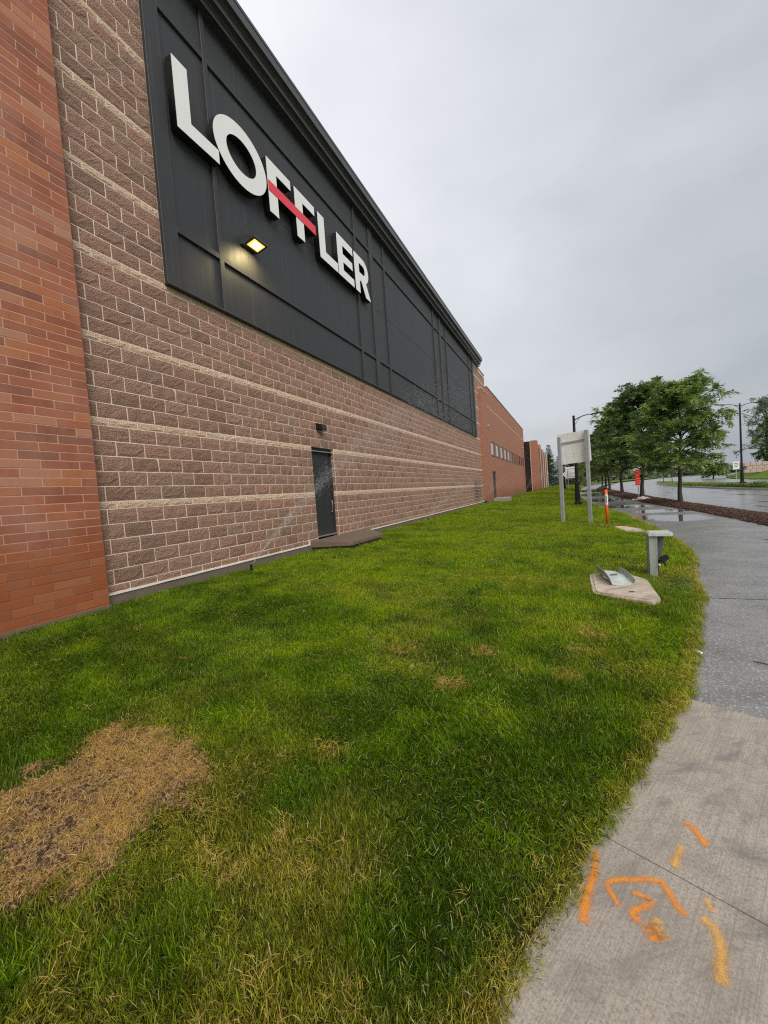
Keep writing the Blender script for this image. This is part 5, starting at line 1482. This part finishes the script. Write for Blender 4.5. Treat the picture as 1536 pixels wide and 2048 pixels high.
def chipset(seed, nb, rad, l0, l1, mat):
    r = random.Random(seed); b = MB(); BV = []
    for k in range(nb):
        a = r.uniform(0, 2 * math.pi); q = rad * math.sqrt(r.random()); L = r.uniform(l0, l1); w = L * r.uniform(.18, .45); th = r.uniform(0, math.pi); tl = r.gauss(0, .35)
        ax = Vector((math.cos(th) * math.cos(tl), math.sin(th) * math.cos(tl), math.sin(tl))); ay = Vector((-math.sin(th), math.cos(th), r.gauss(0, .3))).normalized(); az = ax.cross(ay)
        b.obox((q * math.cos(a), q * math.sin(a), r.uniform(0.0, .018)), ax, ay, az, L / 2, w / 2, .002 + .002 * r.random()); BV += [r.random()] * 6
    me = b.mesh('chips'); set_attr(me, 'bv', BV); me.materials.append(MAT[mat]); return me
def source(name, meshes):
    c = bpy.data.collections.new(name)
    for i, m in enumerate(meshes): c.objects.link(bpy.data.objects.new('%s_%02d' % (name, i), m))
    return c
def scatter_group(c):
    ng = bpy.data.node_groups.new('scatter_' + c.name, 'GeometryNodeTree')
    ng.interface.new_socket('Geometry', in_out='INPUT', socket_type='NodeSocketGeometry'); ng.interface.new_socket('Geometry', in_out='OUTPUT', socket_type='NodeSocketGeometry')
    N_ = ng.nodes; gi = N_.new('NodeGroupInput'); go = N_.new('NodeGroupOutput'); ip = N_.new('GeometryNodeInstanceOnPoints'); ci = N_.new('GeometryNodeCollectionInfo')
    ci.inputs['Collection'].default_value = c; ci.inputs['Separate Children'].default_value = True; ci.inputs['Reset Children'].default_value = True
    def na(nm, ty):
        a = N_.new('GeometryNodeInputNamedAttribute'); a.data_type = ty; a.inputs['Name'].default_value = nm
        return [o for o in a.outputs if o.enabled and o.name == 'Attribute'][0]
    L_ = ng.links
    L_.new(gi.outputs[0], ip.inputs['Points']); L_.new(ci.outputs[0], ip.inputs['Instance']); ip.inputs['Pick Instance'].default_value = True
    L_.new(na('idx', 'INT'), ip.inputs['Instance Index']); L_.new(na('rot', 'FLOAT_VECTOR'), ip.inputs['Rotation']); L_.new(na('scl', 'FLOAT_VECTOR'), ip.inputs['Scale'])
    L_.new(ip.outputs[0], go.inputs[0])
    return ng
def scatter(name, c, P, idx, rot, scl, extra, label, cat):
    me = bpy.data.meshes.new(name); me.vertices.add(len(P)); me.vertices.foreach_set('co', np.asarray(P, np.float32).ravel())
    a = me.attributes.new('idx', 'INT', 'POINT'); a.data.foreach_set('value', np.asarray(idx, np.int32))
    set_attr(me, 'rot', rot.astype(np.float32), 'POINT', 'FLOAT_VECTOR'); set_attr(me, 'scl', scl.astype(np.float32), 'POINT', 'FLOAT_VECTOR')
    for k, v in extra.items(): set_attr(me, k, v.astype(np.float32), 'POINT')
    o = link(bpy.data.objects.new(name, me)); md = o.modifiers.new('scatter', 'NODES'); md.node_group = scatter_group(c)
    return tag(o, label, cat, kind='stuff')

green = source('grass_tuft', [tuft(100 + i, 28, .050, .022, .052 + .016 * (i % 3 == 0), .0014 + .0005 * (i % 3), .0030 + .0007 * (i % 4), .45 + .14 * (i % 5), 'blade', 0, 3) for i in range(10)])
straws = source('straw_tuft', [tuft(200 + i, 12, .055, .03, .085, .0012, .0026, 1.0, 'straw', 1.0) for i in range(6)])
chips = source('mulch_chips', [chipset(300 + i, 22, .11, .02, .07, 'chip') for i in range(5)])
dchips = source('thatch_chips', [chipset(400 + i, 14, .06, .006, .022, 'deadchip') for i in range(5)])

DEAD = np.array([(-2.83, 1.51), (-2.70, 1.62), (-2.52, 1.70), (-2.30, 1.66), (-2.10, 1.68), (-1.88, 1.58), (-1.79, 1.45), (-1.76, 1.28), (-1.80, 1.12), (-1.80, 0.98), (-1.82, 0.83), (-1.93, 0.70), (-2.20, 0.68), (-2.75, 0.75), (-2.85, 0.95), (-2.68, 1.20)])
DEAD = DEAD.mean(0) + (DEAD - DEAD.mean(0)) * 0.95 + np.array([-0.03, 0.03])
def in_poly(x, y, poly):
    c = np.zeros(len(x), bool); j = len(poly) - 1
    for i in range(len(poly)):
        xi, yi = poly[i]; xj, yj = poly[j]
        c ^= ((yi > y) != (yj > y)) & (x < (xj - xi) * (y - yi) / (yj - yi + 1e-12) + xi); j = i
    return c
def dead_mask(x, y):
    wob = 0.17 * (fbm(x, y, 9.0, 21.0) - .5) * 2; wob2 = 0.17 * (fbm(x, y, 9.0, 57.0) - .5) * 2
    rr_ = np.random.default_rng(int(len(x)) % 997); k_ = 1.02 + np.abs(rr_.normal(0, .055, len(x)))
    c0_ = DEAD.mean(0)
    return in_poly(c0_[0] + (x + wob - c0_[0]) * k_, c0_[1] + (y + wob2 - c0_[1]) * k_, DEAD)
SPOTS = [(0.14, 4.34, .16), (0.10, 3.88, .13), (-.06, 3.37, .11), (0.20, 4.02, .07), (-1.47, 3.36, .13), (-0.90, 2.9, .10), (-1.2, 1.35, .08), (-0.75, 3.6, .09), (-1.35, 1.9, .10)]
def fields(x, y):
    dry = 1.25 * (fbm(x, y, .75, 8.0, 5) - .50) + 0.55 * (fbm(x, y, 3.2, 31.0, 3) - .5)
    dry = np.clip(dry * 2.2 + 0.10, 0, 1)
    dist = np.hypot(x, y)
    near = sstep(2.3, .7, y + 0.45 * (x + 1.1)) * sstep(.33, .66, fbm(x, y, 2.4, 29.0, 5))           # the driest corner of the lawn, by the bare patch
    dry = np.clip(dry * (0.42 + .12 * sstep(9, 3, dist)) * (1 - .75 * sstep(-3.0, -4.4, x)) + 0.85 * near * fbm(x, y, 3.6, 71., 3) * 1.5, 0, 1)
    edge = sstep(.13, .0, xe(y) - x); dry = np.clip(dry + .60 * edge * fbm(x, y, 4., 11.) * 1.5, 0, 1)
    for sx_, sy_, sr in SPOTS:
        dry = np.maximum(dry, 0.95 * sstep(sr * 1.7, sr * .3, np.hypot(x - sx_, (y - sy_) * 1.3) + .22 * (fbm(x, y, 9., 61., 3) - .5)))
    ring = sstep(.22, .0, np.min(np.hypot(x[:, None] - DEAD[None, :, 0], y[:, None] - DEAD[None, :, 1]), 1)); dry = np.maximum(dry, ring * .8 * fbm(x, y, 5., 19.) * 1.5)
    green_side = sstep(-1.9, -3.2, x) * sstep(6.5, 3.5, y)
    dry = dry * (1 - .85 * green_side)
    tone = np.clip(.48 - .22 * green_side + 1.0 * (fbm(x, y, .9, 44.0, 4) - .5) + 1.3 * (fbm(x, y, 2.6, 52.0, 3) - .5) + .8 * (fbm(x, y, 6.0, 47., 2) - .5) + .26 * sstep(3.0, 8.0, y) - .24 * sstep(3.6, 1.2, y), 0, 1)
    return np.clip(dry, 0, 1), tone
AVOID = [rounded_poly([(0.24, 5.86), (0.86, 5.60), (0.96, 5.66), (0.98, 6.70), (0.78, 7.08), (0.25, 7.02)], .10), rounded_poly([(1.42, 12.6), (1.86, 12.55), (1.86, 13.2), (1.55, 14.05), (1.22, 14.10)], .10), [(-5.6, 7.82), (-4.68, 8.05), (-4.57, 8.15), (-4.51, 9.82), (-5.6, 10.8)]]
def sample(y0, y1, dens, seed):
    r = np.random.default_rng(seed); n = int((y1 - y0) * 9.5 * dens)
    x = r.uniform(-5.52, 3.2, n); y = r.uniform(y0, y1, n)
    # a ragged lawn edge that creeps over the paving
    e = xe(y) + 0.07 * (fbm(x * 0, y, 2.3, 5.) - .5) + 0.05 * (fbm(x * 0, y, 9., 6.) - .5) + 0.02
    k = x < e + .012
    # only what the lens or a step beside it can see
    dd = x * fw.x + y * fw.y; sd2 = x * rt0.x + y * rt0.y
    k &= (dd > 0.15) & (sd2 > -1.35 * dd - 1.3) & (sd2 < 1.2 * dd + 1.0)
    for a in AVOID: k &= ~in_poly(x, y, a)
    k &= np.hypot(x - .58, y - 27.4) > .34
    k &= ~((x < PX + .03) & (y < PEND + .02)) & (x > WX + .045) & ~((y > 29.9) & (x < OX + .04))
    return x[k], y[k]
X, Y, SC = [], [], []
for (y0, y1, dens, s, sd_) in ((-1.0, 3.2, 2100, .95, 1), (3.2, 7, 1150, 1.05, 2), (7, 14, 420, 1.25, 3), (14, 28, 170, 1.7, 4), (28, 60, 60, 2.2, 5), (60, 110, 25, 3.2, 6)):
    x, y = sample(y0, y1, dens, sd_); X.append(x); Y.append(y); SC.append(np.full(len(x), s))
X, Y, SC = map(np.concatenate, (X, Y, SC))
dry, tone = fields(X, Y); dm = dead_mask(X, Y)
r = np.random.default_rng(3)
keep = (~dm | (r.random(len(X)) < .012 + .10 * (fbm(X, Y, 7., 29., 2) > .64))) & ~((dry > .85) & (r.random(len(X)) < .40) & (xe(Y) - X > .12))
X, Y, SC, dry, tone = X[keep], Y[keep], SC[keep], dry[keep], tone[keep]
n = len(X)
hgt = SC * np.clip(.62 + .75 * fbm(X, Y, 1.7, 63., 3) + .75 * (fbm(X, Y, 5.5, 13., 2) - .5) - .30 * dry, .4, 1.5) * r.uniform(.8, 1.2, n)
# blades comb over in gently turning directions, a few degrees of lean
fx_ = fbm(X, Y, 1.1, 83., 3) - .5; fy_ = fbm(X, Y, 1.1, 97., 3) - .5
rot = np.stack([fy_ * 2.6 + r.normal(0, .16, n), -fx_ * 2.6 + r.normal(0, .16, n), r.uniform(0, 2 * math.pi, n)], 1)
# keep rotation about z first by using small tilts only
rot[:, :2] = np.clip(rot[:, :2], -.75, .75)
P = np.stack([X, Y, lawn_z(X, Y) - .004], 1)
scatter('grass', green, P, r.integers(0, 10, n), rot, np.stack([SC * r.uniform(.9, 1.2, n), SC * r.uniform(.9, 1.2, n), hgt], 1), {'dry': dry, 'tone': tone}, 'short wet lawn grass between the building and the path', 'grass')

# longer unmown grass round the vault lid, the pedestal and the posts
lx, ly = [], []
for (cx_, cy_, sx_, sy_, m_) in ((0.60, 5.52, .26, .07, 150), (0.30, 5.80, .07, .10, 40), (1.0, 5.9, .05, .25, 60), (1.15, 7.22, .16, .16, 60), (-.17, 15.74, .12, .12, 30), (.69, 15.44, .12, .12, 30), (1.15, 14.89, .12, .12, 30), (0.15, 6.5, .05, .4, 60), (1.25, 5.6, .12, .5, 120), (0.9, 4.6, .10, .6, 120)):
    lx.append(r.normal(cx_, sx_, m_)); ly.append(r.normal(cy_, sy_, m_))
lx, ly = np.concatenate(lx), np.concatenate(ly); k = (lx < xe(ly) + .01) & (np.hypot(lx - 1.16, ly - 7.26) > .13)
k &= ~(in_poly(lx, ly, AVOID[0]) & (ly > 5.72)); lx, ly = lx[k], ly[k]; m = len(lx)
scatter('long_grass', green, np.stack([lx, ly, lawn_z(lx, ly) - .004], 1), r.integers(0, 10, m), np.stack([r.normal(0, .2, m), r.normal(0, .2, m), r.uniform(0, 6.28, m)], 1), np.stack([np.full(m, .9), np.full(m, .9), r.uniform(1.2, 2.0, m)], 1), {'dry': r.uniform(0, .35, m), 'tone': r.uniform(.3, .9, m)}, 'longer unmown grass round the vault lid and posts', 'grass')
# clover and broad weeds by the pedestal and the wall foot
cx_ = np.concatenate([r.normal(1.28, .16, 900), r.normal(.95, .15, 500), r.uniform(-5.45, -4.75, 1500)]); cy_ = np.concatenate([r.normal(6.75, .32, 900), r.normal(7.25, .12, 500), r.uniform(4.4, 8.0, 1500)])
k = (cx_ < xe(cy_)) & (fbm(cx_, cy_, 3.0, 12.) > .47); k &= ~in_poly(cx_, cy_, AVOID[0]) & ~in_poly(cx_, cy_, AVOID[2]) & (np.hypot(cx_ - 1.16, cy_ - 7.26) > .13); cx_, cy_ = cx_[k], cy_[k]; m = len(cx_); az = r.uniform(0, 6.28, m)
me = leaf_mesh('clover', np.stack([cx_, cy_, lawn_z(cx_, cy_) + r.uniform(.03, .075, m)], 1), unit(np.stack([np.cos(az), np.sin(az), r.uniform(-.1, .5, m)], 1)), unit(np.stack([r.normal(0, .3, m), r.normal(0, .3, m), np.ones(m)], 1)), r.uniform(.018, .034, m), r.uniform(.014, .026, m), r.uniform(.2, 1, m), 'hosta')
tag(obj('clover', me, None), 'low clover and broad-leaved weeds in the lawn', 'weeds', kind='stuff')
# straw lying through the drier turf
x, y = sample(-1.0, 9.0, 260, 21); d_, t_ = fields(x, y); dm = dead_mask(x, y)
k = (r.random(len(x)) < np.clip(d_ * 0.9 - .18, 0.02, .8)) & ~dm; x, y = x[k], y[k]; n = len(x)
P = np.stack([x, y, lawn_z(x, y) + r.uniform(.0, .038, n)], 1)
scatter('straw', straws, P, r.integers(0, 6, n), np.stack([r.normal(0, .3, n), r.normal(0, .3, n), r.uniform(0, 6.28, n)], 1), np.ones((n, 3)) * r.uniform(.7, 1.15, n)[:, None], {}, 'dry straw blades lying in the turf', 'straw')
# the bare dead patch: thatch, chips and straw
n = 7000; x = r.uniform(-3.0, -1.6, n); y = r.uniform(.55, 1.8, n); k = dead_mask(x, y); x, y = x[k], y[k]; n = len(x)
k2 = (fbm(x, y, 7.5, 33., 3) > .47) | (r.random(n) < .22)
xs_, ys_ = x[k2], y[k2]; m = len(xs_)
scatter('dead_straw', straws, np.stack([xs_, ys_, lawn_z(xs_, ys_) + r.uniform(.0, .020, m)], 1), r.integers(0, 6, m), np.stack([r.normal(0, .2, m), r.normal(0, .2, m), r.uniform(0, 6.28, m)], 1), np.ones((m, 3)) * r.uniform(.6, 1.0, m)[:, None], {}, 'patch of dead yellow straw in the near lawn', 'dead grass')
scatter('dead_thatch', dchips, np.stack([x, y, lawn_z(x, y) + .002], 1), r.integers(0, 5, n), np.stack([0 * x, 0 * x, r.uniform(0, 6.28, n)], 1), np.ones((n, 3)) * r.uniform(.7, 1.2, n)[:, None], {}, 'brown thatch and chips under the dead straw', 'thatch')
b = MB(); c0 = DEAD.mean(0)
pts = [(c0[0] + (px - c0[0]) * s, c0[1] + (py - c0[1]) * s) for s in (.35, .7, .93) for px, py in DEAD]; nd = len(DEAD)
b.add([(c0[0], c0[1], lz(*c0) + .006)] + [(px, py, lz(px, py) + .006) for px, py in pts], [(0, 1 + i, 1 + (i + 1) % nd) for i in range(nd)] + [(1 + s * nd + i, 1 + (s + 1) * nd + i, 1 + (s + 1) * nd + (i + 1) % nd, 1 + s * nd + (i + 1) % nd) for s in range(2) for i in range(nd)])
tag(obj('bare_soil', b, 'bare'), kind='structure')
# bark chips over the mulch bed
n = 9000; y = 9 + 55 * r.random(n) ** 1.7; x = xm(y) + (xk(y) - xm(y)) * r.uniform(.0, .98, n); s_ = .9 + .9 * sstep(15, 45, y)
scatter('bark_mulch', chips, np.stack([x, y, mulch_z(x, y) + .004], 1), r.integers(0, 5, n), np.stack([r.normal(0, .12, n), r.normal(0, .12, n), r.uniform(0, 6.28, n)], 1), np.ones((n, 3)) * s_[:, None], {}, 'wet brown bark mulch under the street trees', 'mulch')
